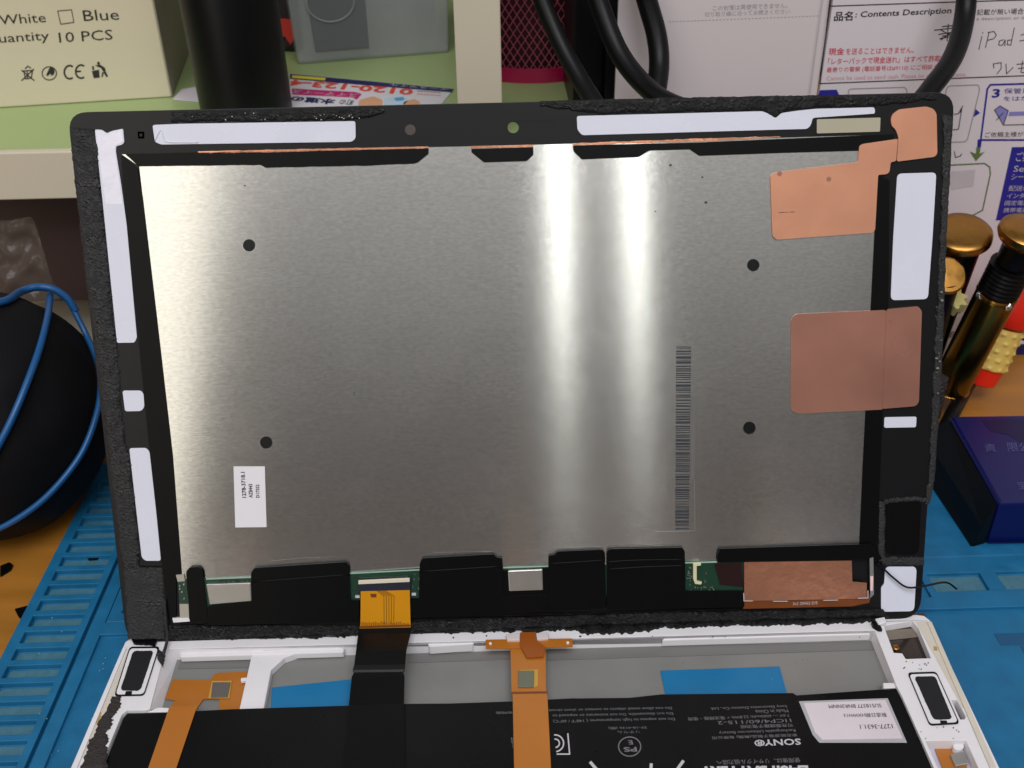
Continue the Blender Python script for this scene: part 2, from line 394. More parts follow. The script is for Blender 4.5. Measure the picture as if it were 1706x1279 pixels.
strokes('printed_mark', CART, [arc(116, 120, 9, 11, 60, 300), arc(135, 119, 9, 11, 60, 300), [(127, 119), (134, 118.5)]], 2.8, .15, INK, ct)
polys('printed_mark', CART, [[(153, 118), (165, 116), (166, 129), (156, 130)], arc(164, 105, 2.4, 2.4, 0, 340, 10), [(158, 109), (166, 107), (175, 113), (176, 119), (172, 119), (168, 113)], [(172, 120), (176, 119), (180, 127), (177, 128)], [(170, 120), (173, 120), (171, 128), (169, 128)], [(153, 110), (156, 110), (157, 116), (154, 116)]], .16, INK, ct)
strokes('printed_mark', CART, [[(36, 117), (57, 134)], [(56, 115), (36, 134)], [(38, 118), (55, 117)], [(40, 119), (42, 131), (52, 130), (54, 118)], [(45, 119), (46, 130)], [(42, 114), (46, 110), (51, 113)]], 1.7, .15, INK, ct)

# ---- black can, paper corner, clear case, flyer
cb = SHELF.pt(409, 190)
lathe_c = thing('canister', (cb.x, cb.y, 105), 'tall black cylinder standing on the green shelf between the carton and the clear case', 'canister')
def can_prof(): return [(0, 18.2), (.8, 19.2), (150, 20.2), (151, 19.5)]
lathe('body', (cb.x, cb.y + 4, 105.1), (-.01, .0, 1), can_prof(), BLK, lathe_c, 64)
lathe('cap', (cb.x - 1.5, cb.y + 4, 256.2), (-.01, 0, 1), [(0, 19.5), (1, 20.4), (20, 20.4), (22, 18)], BLKR, lathe_c, 64)
pc = slab('paper_slip', SHELF, [(288, 165), (302, 148), (345, 142), (345, 170)], .5, .3, PAPER, None)
tag(pc, 'white paper slip corner lying on the green shelf beside the black cylinder', 'paper')
cc = thing('plastic_case', SHELF.pt(620, 100), 'frosted clear plastic case standing on the green shelf behind the flyer', 'case')
K0, K1 = SHELF.pt(497, 108), SHELF.pt(748, 88); ek = (K1 - K0).normalized(); nk = Vector((ek.y, -ek.x, 0)); CASE = Plane(K0 + Vector((0, 0, 0)), nk)
upv = Vector((0, 0, 1)) - nk * 0.0
v, f = prism([K0 + upv * .1, K1 + upv * .1, K1 + upv * 95 + ek * 4, K0 + upv * 95 - ek * 4], -nk * 28); mk('body', v, f, CLEAR, cc, bevel=1.5)
v, f = prism([K0 + upv * 6 + nk * .2 + ek * 9, K1 + upv * 6 + nk * .2 - ek * 40, K1 + upv * 94 + nk * .2 - ek * 40, K0 + upv * 94 + nk * .2 + ek * 5], nk * .8); mk('front_tray', v, f, mat('frosted_tray', (120, 124, 128), .3, var=.1, vscale=40, alpha=.6), cc, bevel=.5)
ringp = [Vector(CASE.pt(x, y, 1.3)) for x, y in arc(550, 2, 40, 34, 160, 380, 24)]; tube('moulded_ring', ringp, .5, CLEAR, cc, 6)
v, f = prism([K0 + upv * .1 - nk * 32, K1 - nk * 32 + upv * .1, K1 - nk * 32 + upv * 80, K0 - nk * 32 + upv * 80], -nk * 3); mk('contents', v, f, mat('grey_contents', (140, 136, 130), .6, var=.5, vscale=40), cc)
rb = thing('red_pouch', SHELF.pt(480, 100), 'dark bag with a red patch between the black cylinder and the clear case', 'bag')
P0 = SHELF.pt(470, 100); box('body', (P0.x - 12, P0.y + 14, 105.1), (P0.x + 8, P0.y + 50, 190), mat('dark_bag', (40, 30, 32), .7, var=.4), rb, 3)
PQ = Plane((0, P0.y + 13, 0), (0, -1, 0))
slab('red_patch', PQ, [(462, 30), (486, 32), (492, 62), (484, 74), (474, 60), (466, 64)], .4, .3, REDP, rb)
fl = thing('flyer', SHELF.pt(620, 150), 'colourful Japanese flyer with a red telephone number lying upside down on the green shelf', 'flyer')
slab('sheet', SHELF, [(482, 122), (756, 148), (728, 182), (486, 194)], .35, .25, FLY, fl)
slab('navy_band', SHELF, [(483, 122.5), (756, 148), (752, 153.5), (483, 131)], .45, .05, NAVP, fl)
slab('yellow_band', SHELF, [(487, 125), (543, 129.5), (541, 133.5), (486, 129.3)], .55, .05, YELP, fl)
text('イースマイル', SHELF, (747, 147), (650, 139), (746, 150.5), .55, INKW, fl)
text('0120-123-4', SHELF, (690, 148), (487, 132), (686, 158), .55, ORP, fl, bold=.03)
slab('magenta_band', SHELF, [(486, 147), (592, 153), (603, 156), (594, 166), (588, 162), (487, 157)], .45, .05, MAGP, fl, r=2)
text('スイマーイス', SHELF, (598, 156), (490, 149), (594, 162), .55, INKW, fl)
text('水道の', SHELF, (560, 165), (487, 159), (556, 174), .55, NAVP, fl, bold=.04)
text('町の', SHELF, (590, 166), (568, 165), (586, 174), .55, INK, fl)
slab('printed_picture', SHELF, [(598, 166), (622, 160), (638, 166), (636, 180), (596, 182)], .45, .05, SKIN, fl, r=4)
slab('printed_picture', SHELF, [(640, 163), (672, 160), (682, 166), (668, 178), (640, 178)], .45, .05, mat('pale_blue_print', (190, 208, 222), .5), fl, r=3)
slab('printed_picture', SHELF, [(656, 163), (672, 161), (674, 166), (660, 168)], .55, .05, SKYP, fl, r=2)
slab('printed_picture', SHELF, [(672, 170), (690, 164), (700, 169), (698, 178), (672, 179)], .45, .05, SKIN, fl, r=3)
for q, m_ in (((695, 151, 734, 154.5), INK), ((695, 156, 734, 159.5), ORP)): textb('8888888', SHELF, (q[2], q[3], q[0], q[1] + 2), .55, m_, fl, slope=.07)

# ---- magenta mesh pencil cup
pcx, pcy = SHELF.pt(895, 138).x, SHELF.pt(895, 138).y + 36
cup = thing('pencil_cup', (pcx, pcy, 105), 'magenta wire mesh pencil cup standing on the green shelf right of the divider', 'pencil cup')
lathe('base_ring', (pcx, pcy, 105.1), (0, 0, 1), [(0, 36), (0, 37), (6.5, 37), (6.5, 36), (1.2, 36), (1.2, 0.5), (0.6, 0.5)], PINK, cup, 72)
vs, fs = [], []
for sgn in (1, -1):
    for k in range(64):
        a0 = 2 * math.pi * k / 64; P = []
        for i in range(24):
            z = 6 + 104 * i / 23; a = a0 + sgn * i / 23 * 1.9; rr = 36.3 + z * .02; P.append(Vector((pcx + rr * math.cos(a), pcy + rr * math.sin(a), 105 + z)))
        v, f = tube_geo(P, .26, 4); q = len(vs); vs += v; fs += [tuple(i + q for i in g) for g in f]
mk('wire_mesh', vs, fs, PINKW, cup)
lathe('top_ring', (pcx, pcy, 215), (0, 0, 1), [(0, 38), (0, 39), (4, 39), (4, 38)], PINK, cup, 64)
lathe('cup_inner_shade', (pcx, pcy, 106.5), (0, 0, 1), [(0, 30), (100, 31)], mat('maroon_inner_shade', (66, 16, 30), .6, var=.3), cup, 48)  # stand-in cylinder, its dark colour painting the gloom inside the cup
blk = box('black_case', (27.5, 186, 105.1), (40, 240, 240), BLK, None, 1)
tag(blk, 'narrow black case standing on the shelf between the magenta pencil cup and the envelope', 'case')

# ---- cables behind the panel
def cable(pts, r, label):
    P = crom([atY(x, y, Y) for x, y, Y in pts], 10); o = tube('power_cable', P, r, BLKR, None, 14); return tag(o, label, 'cable', 'black cables hanging behind the panel')
cable([(885, -60, 165), (905, 5, 160), (935, 75, 152), (968, 135, 142), (1000, 190, 130), (1020, 260, 120)], 3.3, 'leftmost black cable, curving down in front of the magenta pencil cup')
cable([(975, -70, 165), (998, 5, 160), (1030, 85, 150), (1072, 140, 138), (1125, 176, 124), (1240, 205, 115), (1400, 205, 115), (1505, 190, 120), (1558, 138, 132), (1592, 85, 145), (1608, 20, 158), (1612, -60, 165)], 3.7, 'long black cable running down past the plain envelope and up again over the printed label')
cable([(1060, -60, 168), (1079, 5, 166), (1094, 60, 162), (1098, 110, 156), (1090, 165, 146), (1070, 230, 138)], 3.9, 'thick black cable hanging in front of the left edge of the plain envelope')

# ---- envelopes
pe = thing('plain_envelope', ENV.pt(1200, 300), 'plain pinkish white envelope back with a dotted line and faint print, standing behind the panel', 'envelope')
p_ = [Vector((43.6, 176.2, -9.9)), Vector((125.5, 176.2, -9.9)), Vector((125.5, 176.2, 205)), Vector((43.6, 176.2, 205))]
v, f = prism(p_, Vector((0, 2.4, 0))); mk('sheet', v, f, PAPER2, pe, bevel=.3)
E1 = Plane((0, 176.2, 0), (0, -1, 0))
strokes('dotted_line', E1, [[(x, 36 - (x - 1115) * .04), (x + 2.6, 36 - (x + 2.6 - 1115) * .04)] for x in range(1115, 1362, 6)], .9, .1, INKG, pe)
textb('この封筒は再使用できません。', E1, (1188, 9, 1312, 18), .1, INKP, pe, slope=-.04)
textb('切り取り線に沿ってお開きください', E1, (1174, 20, 1316, 28), .1, INKP, pe, slope=-.04)
en = thing('printed_envelope', ENV.pt(1600, 400), 'white postal envelope printed in Japanese with Contents Description and a handwritten note', 'envelope')
p_ = [Vector((126.2, 175.2, -9.9)), Vector((330, 175.2, -9.9)), Vector((330, 175.2, 205)), Vector((126.2, 175.2, 205))]
v, f = prism(p_, Vector((0, 2.6, 0))); mk('sheet', v, f, PAPER, en, bevel=.3)
E2 = Plane((0, 175.2, 0), (0, -1, 0)); q = .1
strokes('printed_line', E2, [[(1386, -30), (1366, 139), (1620, 129), (1760, 124)], [(1383, 10), (1590, 3), (1760, -2)]], 1.7, q, INK, en)
strokes('fold_line', E2, [[(1374, -30), (1349, 155)]], 1.2, q, INKP, en)
sl = -.025
textb('品名', E2, (1389, 19, 1420, 35), q, INK, en, slope=sl, skew=2, bold=.02)
textb(': Contents Description', E2, (1424, 19, 1584, 32), q, INK, en, slope=-.045, skew=2, bold=.015)
textb('品名の記載が無い場合返', E2, (1594, 16, 1716, 26), q, INK, en, slope=sl, skew=1)
textb('Write a description or the', E2, (1596, 29, 1716, 36), q, INKG, en, slope=sl)
textb('現金', E2, (1380, 80, 1406, 92), q, INKR, en, slope=-.03, skew=1, bold=.01)
textb('を送ることはできません。', E2, (1409, 80, 1522, 91), q, INKR, en, slope=-.025, skew=1)
textb('「レターパックで現金送れ」はすべて詐欺で', E2, (1379, 97, 1576, 108), q, INKR, en, slope=-.03, skew=1, bold=.006)
textb('最寄りの警察 (電話番号は#9110) にご相談く', E2, (1377, 112, 1560, 122), q, INKR, en, slope=-.03, skew=1)
textb('Cannot be used to send cash. Please be careful of scams.', E2, (1377, 127, 1610, 134), q, mat('pale_red_ink', (214, 150, 160), .6), en, slope=-.03)
strokes('handwriting', E2, [[(1557, 50), (1600, 45)], [(1564, 57), (1596, 52)], [(1570, 44), (1592, 42)], [(1566, 64), (1598, 58)], [(1580, 40), (1578, 68)], [(1568, 50), (1590, 62)], [(1592, 48), (1568, 66)], [(1570, 60), (1594, 56)]], 1.6, q, INK, en)
strokes('handwriting', E2, [[(1636, 60), (1631, 82)], [(1637, 54), (1638, 55)], [(1648, 53), (1642, 79)], [(1646, 54), (1656, 52), (1660, 58), (1656, 64), (1645, 67)],
    [(1672, 66), (1665, 68), (1664, 75), (1670, 75), (1675, 66), (1674, 76)], [(1690, 46), (1684, 75), (1678, 74), (1679, 67), (1686, 66)], [(1701, 58), (1712, 56)], [(1699, 68), (1712, 66)],
    [(1655, 106), (1656, 113)], [(1656, 106), (1668, 104), (1668, 114), (1661, 123)], [(1676, 106), (1677, 123), (1688, 112)], [(1694, 107), (1714, 105)], [(1696, 114), (1714, 112)], [(1704, 101), (1701, 120), (1714, 122)],
    [(1590, 252), (1592, 262), (1600, 260), (1602, 256)]], 1.3, q, INK, en)
strokes('printed_panel_outline', E2, [rounded([(1413, 160), (1414, 148), (1510, 145), (1512, 160)], 6), rounded([(1560, 235), (1578, 143), (1631, 141), (1632, 150), (1611, 236), (1570, 237)], 7)], 1.6, q, INKG, en)
polys('printed_tab', E2, [[(1362, 162), (1366, 150), (1394, 149), (1400, 162)], [(1624, 180), (1633, 188), (1620, 196)]], q, INKB, en)
strokes('printed_blue_outline', E2, [[(1720, 139), (1650, 141), (1645, 148), (1634, 233), (1720, 233)]], 3, q, INKB, en)
polys('printed_arrow', E2, [[(1629, 232), (1636, 232), (1634, 246), (1628, 246)]], q, INKB, en)
polys('printed_arrow', E2, [[(1616, 252), (1626, 256), (1627, 245), (1634, 245), (1632, 256), (1641, 252), (1626, 268)]], q + .1, INKGR, en)
strokes('printed_green_outline', E2, [[(1580, 275), (1640, 272), (1649, 278), (1650, 290), (1637, 350), (1618, 360), (1600, 362)]], 2.2, q, INKGR, en)
textb('3', E2, (1652, 148, 1665, 163), q, INKB, en, slope=-.05, skew=2, bold=.03)
textb('保管用', E2, (1673, 147, 1716, 156), q, INKB, en, slope=-.02)
textb('をはが', E2, (1672, 160, 1714, 168), q, INKB, en, slope=-.02)
textb('ご依頼主様が保', E2, (1641, 220, 1716, 229), q, INK, en, slope=-.02)
polys('printed_arrow', E2, [[(1682, 186), (1720, 185), (1720, 192), (1680, 193)], [(1657, 183), (1666, 176), (1680, 184), (1673, 206)]], q, mat('lavender_ink', (130, 128, 190), .5), en)
strokes('printed_drawing', E2, [[(1657, 183), (1666, 176), (1680, 184), (1672, 208), (1657, 183)], [(1660, 200), (1671, 188)], [(1672, 208), (1720, 207)], [(1600, 187), (1604, 176)], [(1590, 190), (1597, 189), (1603, 178), (1597, 215), (1588, 216)]], 1.2, q + .08, INK, en)
polys('printed_blue_panel', E2, [[(1686, 245), (1780, 243), (1760, 366), (1659, 367)]], q, INKB, en)
for s_, b_ in (('ご案内', (1692, 253, 1726, 269)), ('Self', (1688, 276, 1716, 286)), ('シール', (1684, 290, 1716, 299)), ('配送希', (1680, 309, 1714, 318)), ('インター', (1677, 322, 1716, 330)), ('固定電話', (1673, 334, 1714, 342)), ('携帯電話', (1671, 346, 1712, 354))):
    textb(s_, E2, b_, q + .12, INKW, en, slope=-.01, skew=2)
polys('printed_panel', E2, [[(1580, 286), (1625, 282), (1622, 310), (1585, 316)]], q, mat('smudged_print', (196, 188, 192), .5), en)
textb('LIB', E2, (1567, 553, 1592, 562), q, INK, en, slope=-.01, shear=.3)
textb('る', E2, (1593, 513, 1602, 522), q, INK, en)
textb('/l0', E2, (1682, 546, 1716, 568), q, NAVP, en, bold=.03, shear=.3)
textb('イ', E2, (1699, 488, 1712, 500), q, INK, en)
polys('printed_navy_band', E2, [[(1640, 574), (1800, 571), (1820, 612), (1640, 616)]], q, NAVP, en)

# ================================================================== MAT
xs = sorted(set([-168.5, -164.8, -147.6, -145.2, -143.8, -139.5, 137.5, 140, 158.5, 164, 182, 187.5, 205, 230] + []))
ys = [-200, 11, 12.5, 16.5, 19, 28, 36, 41, 42, 60, 106]
for k in range(-28, 14): ys += [k * 7.3 + 1.1, k * 7.3 + 6.1]
ys = sorted(set(ys))
def mh(x, y):
    lo, hi = -9.2, -7.2
    if x < -164.8: return hi
    if x < -147.6:
        t = y % 7.3; return lo if 1.1 < t < 6.1 and y < 95 else hi
    if x < -145.2: return hi
    if x < -143.8: return lo
    if x < -139.5: return hi
    if 11 < y < 16.5: return hi
    if x > 137 and 16.5 < y < 41:
        if 19 < y < 28 and (140 < x < 158.5 or 164 < x < 182 or 187.5 < x < 205): return -9.0
        return -7.2 if (y > 36 or y < 19) else -7.6
    return -8.6
mt = thing('silicone_mat', (30, -30, -10), 'blue silicone repair mat with moulded trays lying on the desk under the tablet', 'repair mat')
blocks('mat_base', xs, ys, mh, -9.9, MATB, mt, .45)
v, f = prism([Vector(p) for p in ((-139.3, 16.4, -7.2), (-131, 16.4, -7.2), (-131, 21, -7.2), (-135.5, 21, -7.2), (-131, 40, -7.2), (-127, 62, -7.2), (-127, 104, -7.2), (-139.3, 104, -7.2))], Vector((0, 0, -1.35))); mk('tray_wall', v, f, MATB, mt, bevel=.5)
for cx_, cy_ in ((152, -4.5), (158, -10)):
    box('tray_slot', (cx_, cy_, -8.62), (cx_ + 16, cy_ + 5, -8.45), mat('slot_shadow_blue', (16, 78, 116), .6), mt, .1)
fl_ = mat('worn_mat_floor', (66, 112, 128), .6, var=.3, vscale=500)
for k in range(-12, 14):
    if k * 7.3 + 6.1 < 95: v, f = prism(world2r(-164.2, k * 7.3 + 1.6, -148.2, k * 7.3 + 5.6, -9.12), Vector((0, 0, -.05))); mk('cell_floor', v, f, fl_, mt)
for x0, x1 in ((140.6, 158), (164.6, 181.4)):
    v, f = prism(world2r(x0, 19.6, x1, 27.4, -8.92), Vector((0, 0, -.05))); mk('cell_floor', v, f, fl_, mt)
# black scraps
def scrap(pts, label, z=-9.95):
    o = slab('tape_scrap', Plane((0, 0, z), (0, 0, 1)), pts, .6, .55, TAPE, None, r=2, bevel=.15); return tag(o, label, 'tape scrap')
scrap([(0, 942), (16, 936), (22, 941), (18, 949), (0, 960)], 'black tape scrap lying on the orange desk at the left edge')
scrap([(24, 1014), (47, 1008), (48, 1012), (36, 1032), (30, 1026)], 'pointed black tape scrap peeking from under the left rim of the blue mat')
scrap([(145, 929), (174, 920), (177, 923), (160, 931), (147, 932)], 'thin black tape scrap in a slot of the blue mat', -8.9)

# ================================================================== DISPLAY PANEL
pn = thing('display_panel', (0, 2, 0), 'opened black tablet display standing on edge, showing its metal back and copper foil', 'display panel')
h1 = .35
fr = slab('frame', PANEL, rounded([(112, 187), (1591, 153), (1533, 1030), (211, 1071)], 34, 6), 0, 2.6, BLACKP, pn,
          holes=[arc(855, 212, 9.5, 9.5, 0, 345, 23)], bevel=.3)
slab('metal_back', PANEL, [(203, 257), (890, 241), (1480, 224), (1462, 290), (1437, 780), (1431, 908), (1195, 914), (1194, 962), (700, 990), (298, 990), (303, 958), (288, 760), (265, 560), (232, 277)], h1, .33, ALU, pn)
h2 = .5
# dark border tape around the metal
strip = TAPE
slab('black_tape', PANEL, [(202, 259), (229, 281), (238, 330), (265, 560), (288, 760), (303, 957), (293, 957), (294, 1032), (280, 1032), (250, 760), (222, 480), (204, 300)], h2, .45, strip, pn)
slab('black_tape', PANEL, jag([(208, 256), (320, 254), (714, 247), (714, 256), (697, 270), (690, 272.5), (617, 275.5), (443, 279), (434, 274.5), (231, 277)], .35, 6, 3), h2, .12, strip, pn)
slab('black_tape', PANEL, [(785, 247.8), (888.4, 244.9), (888.4, 258), (878, 268.3), (806.3, 270.4), (785.8, 254)], h2, .12, strip, pn)
slab('black_tape', PANEL, [(954, 242), (1165, 237), (1490, 223), (1489, 234), (1437, 240), (1431, 251), (1306, 254.5), (1165, 259.5), (1149, 248.7), (1081.7, 250.7), (1064, 261.6), (968.8, 265.4), (955.6, 252)], h2, .12, strip, pn)
slab('copper_edge', PANEL, jag([(330, 251.8), (714, 243.5), (714, 246.4), (450, 253.5), (330, 254.6)], .4, 5, 4), h2, .1, COPPERC, pn)
slab('copper_edge', PANEL, [(784, 243.2), (888, 240.6), (889, 244.4), (784, 247)], h2, .1, COPPERC, pn)
slab('copper_edge', PANEL, jag([(954, 238.5), (1150, 231), (1300, 226.5), (1300, 228.5), (1165, 235.5), (954, 241.6)], .5, 5, 5), h2, .1, COPPERC, pn)
slab('black_tape', PANEL, [(1462, 290), (1482, 300), (1480, 520), (1470, 700), (1462, 912), (1470, 940), (1452, 941), (1432, 906), (1437, 780)], h2, .45, strip, pn)
# holes in the back plate
for (x, y) in ((415, 408.5), (443.5, 737), (1255, 441.5), (1248.5, 712.5)):
    slab('screw_hole', PANEL, arc(x, y, 10.3, 10.3, 0, 345, 23), h1 + .03, .03, BLACKP, pn)
    strokes('hole_rim', PANEL, [arc(x, y, 11, 11, 180, 360, 16)], 1.0, h1 + .05, SILVER, pn)
# white adhesive films
W = lambda pts, r=0: slab('adhesive_film', PANEL, pts, .3, .26, LINER, pn, r=r)
W([(254, 208), (300, 206), (592, 201.5), (592.5, 230), (586, 236), (268, 240.5), (258, 236)], 4)
W([(961, 193), (1270, 185), (1282, 190), (1292, 197), (1302, 188), (1330, 184), (1358, 181), (1457, 178.5), (1458, 189), (1354, 196), (1351, 208), (1345, 214.5), (1306, 215.5), (970, 225), (962, 216)], 4)
W([(158, 215.5), (170, 216), (178, 222), (186, 218), (205, 214), (207, 237), (203, 241), (193.5, 243), (193, 252), (202, 308), (211, 375), (228, 562), (224, 570.5), (195, 571), (171, 335)], 3)
W([(204, 650.5), (234.6, 650.5), (239, 656), (240.5, 678), (235, 684.5), (208.3, 685)], 4)
W([(215.4, 746.6), (243, 746), (249, 752), (259, 840), (268, 934), (242, 934), (236, 928)], 4)
W([(1495, 289), (1560, 287), (1554, 390), (1546, 498), (1484, 500), (1488, 400)], 8)
W([(1473.5, 695), (1527, 694), (1526, 711.5), (1473, 712.5)], 3)
W([(1475, 944), (1524, 944), (1527, 950), (1523, 1018), (1468, 1019), (1468, 978), (1473, 973)], 8)
slab('tan_film', PANEL, [(1361, 198.5), (1467, 195.5), (1466, 219), (1361, 222)], .3, .26, TAN, pn, r=2)
slab('microphone_hole', PANEL, [(229, 219), (240, 219), (240, 230.5), (230, 230.5)], .12, .1, mat('deep_black', (2, 2, 2), .9, spec=0), pn)
slab('microphone_mesh', PANEL, [(232.5, 222.5), (237, 222.5), (237, 227), (232.5, 227)], .2, .08, BLACKP, pn)
slab('camera_window', PANEL, arc(683.5, 216, 9, 9, 0, 345, 23), .12, .1, mat('smoky_window', (70, 62, 56), .35), pn)
# copper foils
slab('copper_foil', PANEL, [(1484, 199), (1487, 190), (1498, 181.8), (1543, 177), (1555, 181), (1560.5, 189), (1561.7, 255.7), (1557, 261), (1494, 269), (1497, 228), (1492, 215), (1486, 210)], .66, .6, COPPER, pn, r=4)
slab('copper_foil', PANEL, [(1431.5, 243), (1437, 239.5), (1496, 231), (1493, 268), (1484, 270), (1482, 286), (1477, 290), (1463, 291), (1458, 383), (1453, 387.5), (1294, 399), (1287, 393), (1283.5, 293), (1290, 287), (1430, 270)], .8, .3, COPPER, pn, r=3)
for x, y in ((1381, 298), (1299, 289)): slab('foil_dimple', PANEL, arc(x, y, 4, 4, 0, 330, 11), .92, .1, COPPERD, pn)
strokes('printed_mark', PANEL, [[(1297, 354), (1307, 353.5)], [(1309, 353.5), (1313, 353.3)], [(1316, 353), (1324, 352.8)]], .9, .84, INK, pn)
slab('copper_foil', PANEL, [(1318, 531), (1326, 523), (1477, 516), (1472, 682), (1330, 689), (1318, 684)], .66, .3, COPPERD, pn, r=5)
slab('copper_foil', PANEL, [(1477, 515), (1530, 510), (1536, 518), (1531, 670), (1525, 676.5), (1470, 681)], .8, .7, COPPERD, pn, r=4)
slab('foil_dimple', PANEL, arc(1487, 533, 5, 4.5, 0, 330, 11), .9, .1, COPPERD, pn)
strokes('embossed_ring', PANEL, [arc(1504, 574, 17, 20, 0, 350, 24)], 1.6, .84, mat('shaded_copper', (160, 112, 98), .5, .4), pn)
# barcode printed along the metal
rnd = random.Random(4); bars = []; y = 577.0
while y < 884:
    wd = rnd.choice((1.2, 1.6, 2, 2.6, 4.2)); x0 = 1126.5 - (y - 577) * .006; x1 = 1151.5 - (y - 577) * .012
    bars.append([(x0, y), (x1, y), (x1, y + wd), (x0, y + wd)]); y += wd + rnd.choice((.9, 1.2, 1.6, 2.4, 3.4))
polys('barcode', PANEL, bars, h1 + .05, mat('barcode_ink', (66, 68, 74), .45, .3), pn)
slab('barcode_film', PANEL, [(1152, 660), (1158.5, 660), (1157, 800), (1151, 800)], h1 + .02, .02, mat('grey_film', (120, 118, 116), .5, .5), pn)
strokes('film_edge', PANEL, [[(1157, 800), (1158, 884.5), (1092, 885.5)]], .8, h1 + .05, SHIELD, pn)
# scratches and specks on the metal
rnd = random.Random(12); sp_ = []
for (x, y, s_) in ((1117, 275, 2), (1170, 295, 1.5), (1176, 337, 2), (1092, 352, 1.3), (408, 309, 1.2), (590, 655, 1), (705, 498, .8), (975, 620, .8), (820, 560, .9), (1050, 690, .9), (760, 400, .8), (490, 600, .9), (870, 800, .8)):
    sp_.append(arc(x, y, s_ * 1.3, s_, 0, 300, 6))
polys('speck', PANEL, sp_, h1 + .04, INK, pn)
for L in ([(450, 935), (505, 930), (560, 928)], [(722, 921), (822, 919)], [(930, 913), (1000, 911)]): strokes('scratch', PANEL, [L], .9, h1 + .05, SILVER, pn)
# label
lb = slab('paper_label', PANEL, [(389, 777), (441, 777), (444, 878), (392, 878.5)], h1 + .14, .1, mat('label_paper', (226, 224, 228), .5, var=.02), pn)
hl = h1 + .18
text('1278-3718.1', PANEL, (410.5, 829), (408, 786), (403.5, 829), hl, INK, lb, bold=.03)
text('AZB443', PANEL, (421, 829), (420.5, 806), (414.5, 829), hl, INK, lb, bold=.03)
text('D17352', PANEL, (432.5, 829), (432, 807), (426.5, 829), hl, INK, lb, bold=.03)
# circuit board
pcb = slab('circuit_board', PANEL, [(296, 968), (303, 965), (583, 954), (700, 946), (704, 944), (838, 947), (1010, 940), (1141, 938), (1240, 934), (1238, 990), (840, 996), (700, 996), (584, 1000), (560, 1005), (346, 1012), (344, 1030), (302, 1032), (299, 1004)], .9, .88, PCB, pn)
for L in ([(344, 964.5), (418, 961.5)], [(584, 955), (700, 949)], [(838, 945.5), (912, 943)], [(1141, 937.5), (1194, 936)]): strokes('board_edge', PANEL, [L], 2.2, .95, mat('pale_board_edge', (150, 180, 160), .4), pcb)
rnd = random.Random(3)
def chips(x0, y0, x1, y1, n, m, smin=1, smax=3.5):
    L = []
    for i in range(n):
        x = rnd.uniform(x0, x1); y = rnd.uniform(y0, y1); a = rnd.uniform(smin, smax); b = rnd.uniform(smin, smax * .8); L.append([(x, y), (x + a, y), (x + a, y + b), (x, y + b)])
    polys('components', PANEL, L, 1.25, m, pcb, .35)
chips(349, 966, 416, 969, 12, INK); chips(586, 958, 600, 990, 8, INK); chips(686, 955, 698, 980, 5, SILVER)
chips(1144, 945, 1152, 975, 14, SHIELD, .8, 2); chips(1150, 976, 1192, 984, 16, SHIELD, .8, 2); chips(1172, 950, 1180, 972, 3, SILVER, 2, 3)
chips(298, 972, 306, 1000, 5, SILVER, 1.5, 3.5); chips(334, 968, 342, 1000, 5, GOLD, 1.2, 2.6)
slab('board_tab', PANEL, [(293, 958), (306, 957), (308, 968), (296, 969)], 1.0, .9, mat('pale_metal_tab', (176, 172, 158), .5, .3), pn)
slab('board_tab', PANEL, [(299, 1006), (314, 1006), (315, 1031), (300, 1033)], 1.0, .9, mat('pale_metal_tab', (176, 172, 158), .5, .3), pn)
slab('metal_lip', PANEL, [(287, 1030), (314, 1029), (317, 1035), (289, 1037)], 1.1, .9, WHITEPL, pn)
s1 = slab('shield_can', PANEL, [(343, 973.5), (418, 971), (419, 1001), (349, 1007)], 2.0, 1.1, SHIELD, pn, bevel=.25)
s2 = slab('shield_can', PANEL, [(846, 951), (904, 948.5), (905, 983), (848, 985)], 2.0, 1.1, SHIELD, pn, bevel=.3)
slab('black_film', PANEL, [(838, 950.5), (914, 946), (914, 992), (838, 995)], 1.15, .3, TAPE, pn)
def tapeb(pts, m=TAPE, h=1.55, th=.4, r=3): return slab('black_tape', PANEL, pts, h, th, m, pn, r=r, bevel=.12)
tapeb([(310, 952), (316, 945), (331, 944), (337, 950), (340, 975), (343, 1000), (346, 1036), (316, 1036), (314, 1000), (311, 975)])
tapeb([(418, 954), (424, 946), (576, 936), (582, 942), (584, 1000), (598, 1000), (598, 1036), (346, 1042), (345, 1010), (419, 1003)])
tapeb([(699, 940), (703, 930), (822, 923), (827, 928.5), (837, 930), (838, 948), (838, 993), (914, 990), (914, 1020), (684, 1030), (684, 1000), (698, 999)])
tapeb([(914, 925), (924, 924.5), (928, 918.5), (1003, 915.5), (1008, 920), (1009.5, 1012), (912, 1018), (914, 985)])
tapeb([(1011.5, 918), (1016, 914.5), (1136, 912), (1141, 917.5), (1142, 984), (1240, 984), (1240, 1012), (1011, 1014)], h=1.65)
tapeb([(1195, 924), (1199, 914), (1452, 906), (1470, 930), (1452, 940), (1452, 932), (1240, 936), (1196, 937)])
for L in ([(420, 969), (582, 957)], [(700, 952), (837, 943)], [(915, 939), (1008, 933)], [(1012, 936), (1060, 933), (1140, 932)], [(1013, 948), (1080, 944), (1140, 942)]):
    P = crom([PANEL.pt(x, y, 1.55 if L[0][0] < 1000 else 1.65) for x, y in L], 8); tube('tape_crease', P, .28, TAPE, pn, 6)
tapeb([(1190, 938.5), (1236, 938), (1238, 978), (1200, 974)], REDD, 1.3, .3, 2)
slab('side_connector', PANEL, [(1155, 939), (1168, 938), (1168, 942), (1161, 943), (1161, 968), (1170, 970), (1168, 974), (1158, 973), (1155, 965)], 1.9, 1, mat('ivory_plastic', (204, 200, 160), .5), pn, bevel=.15)
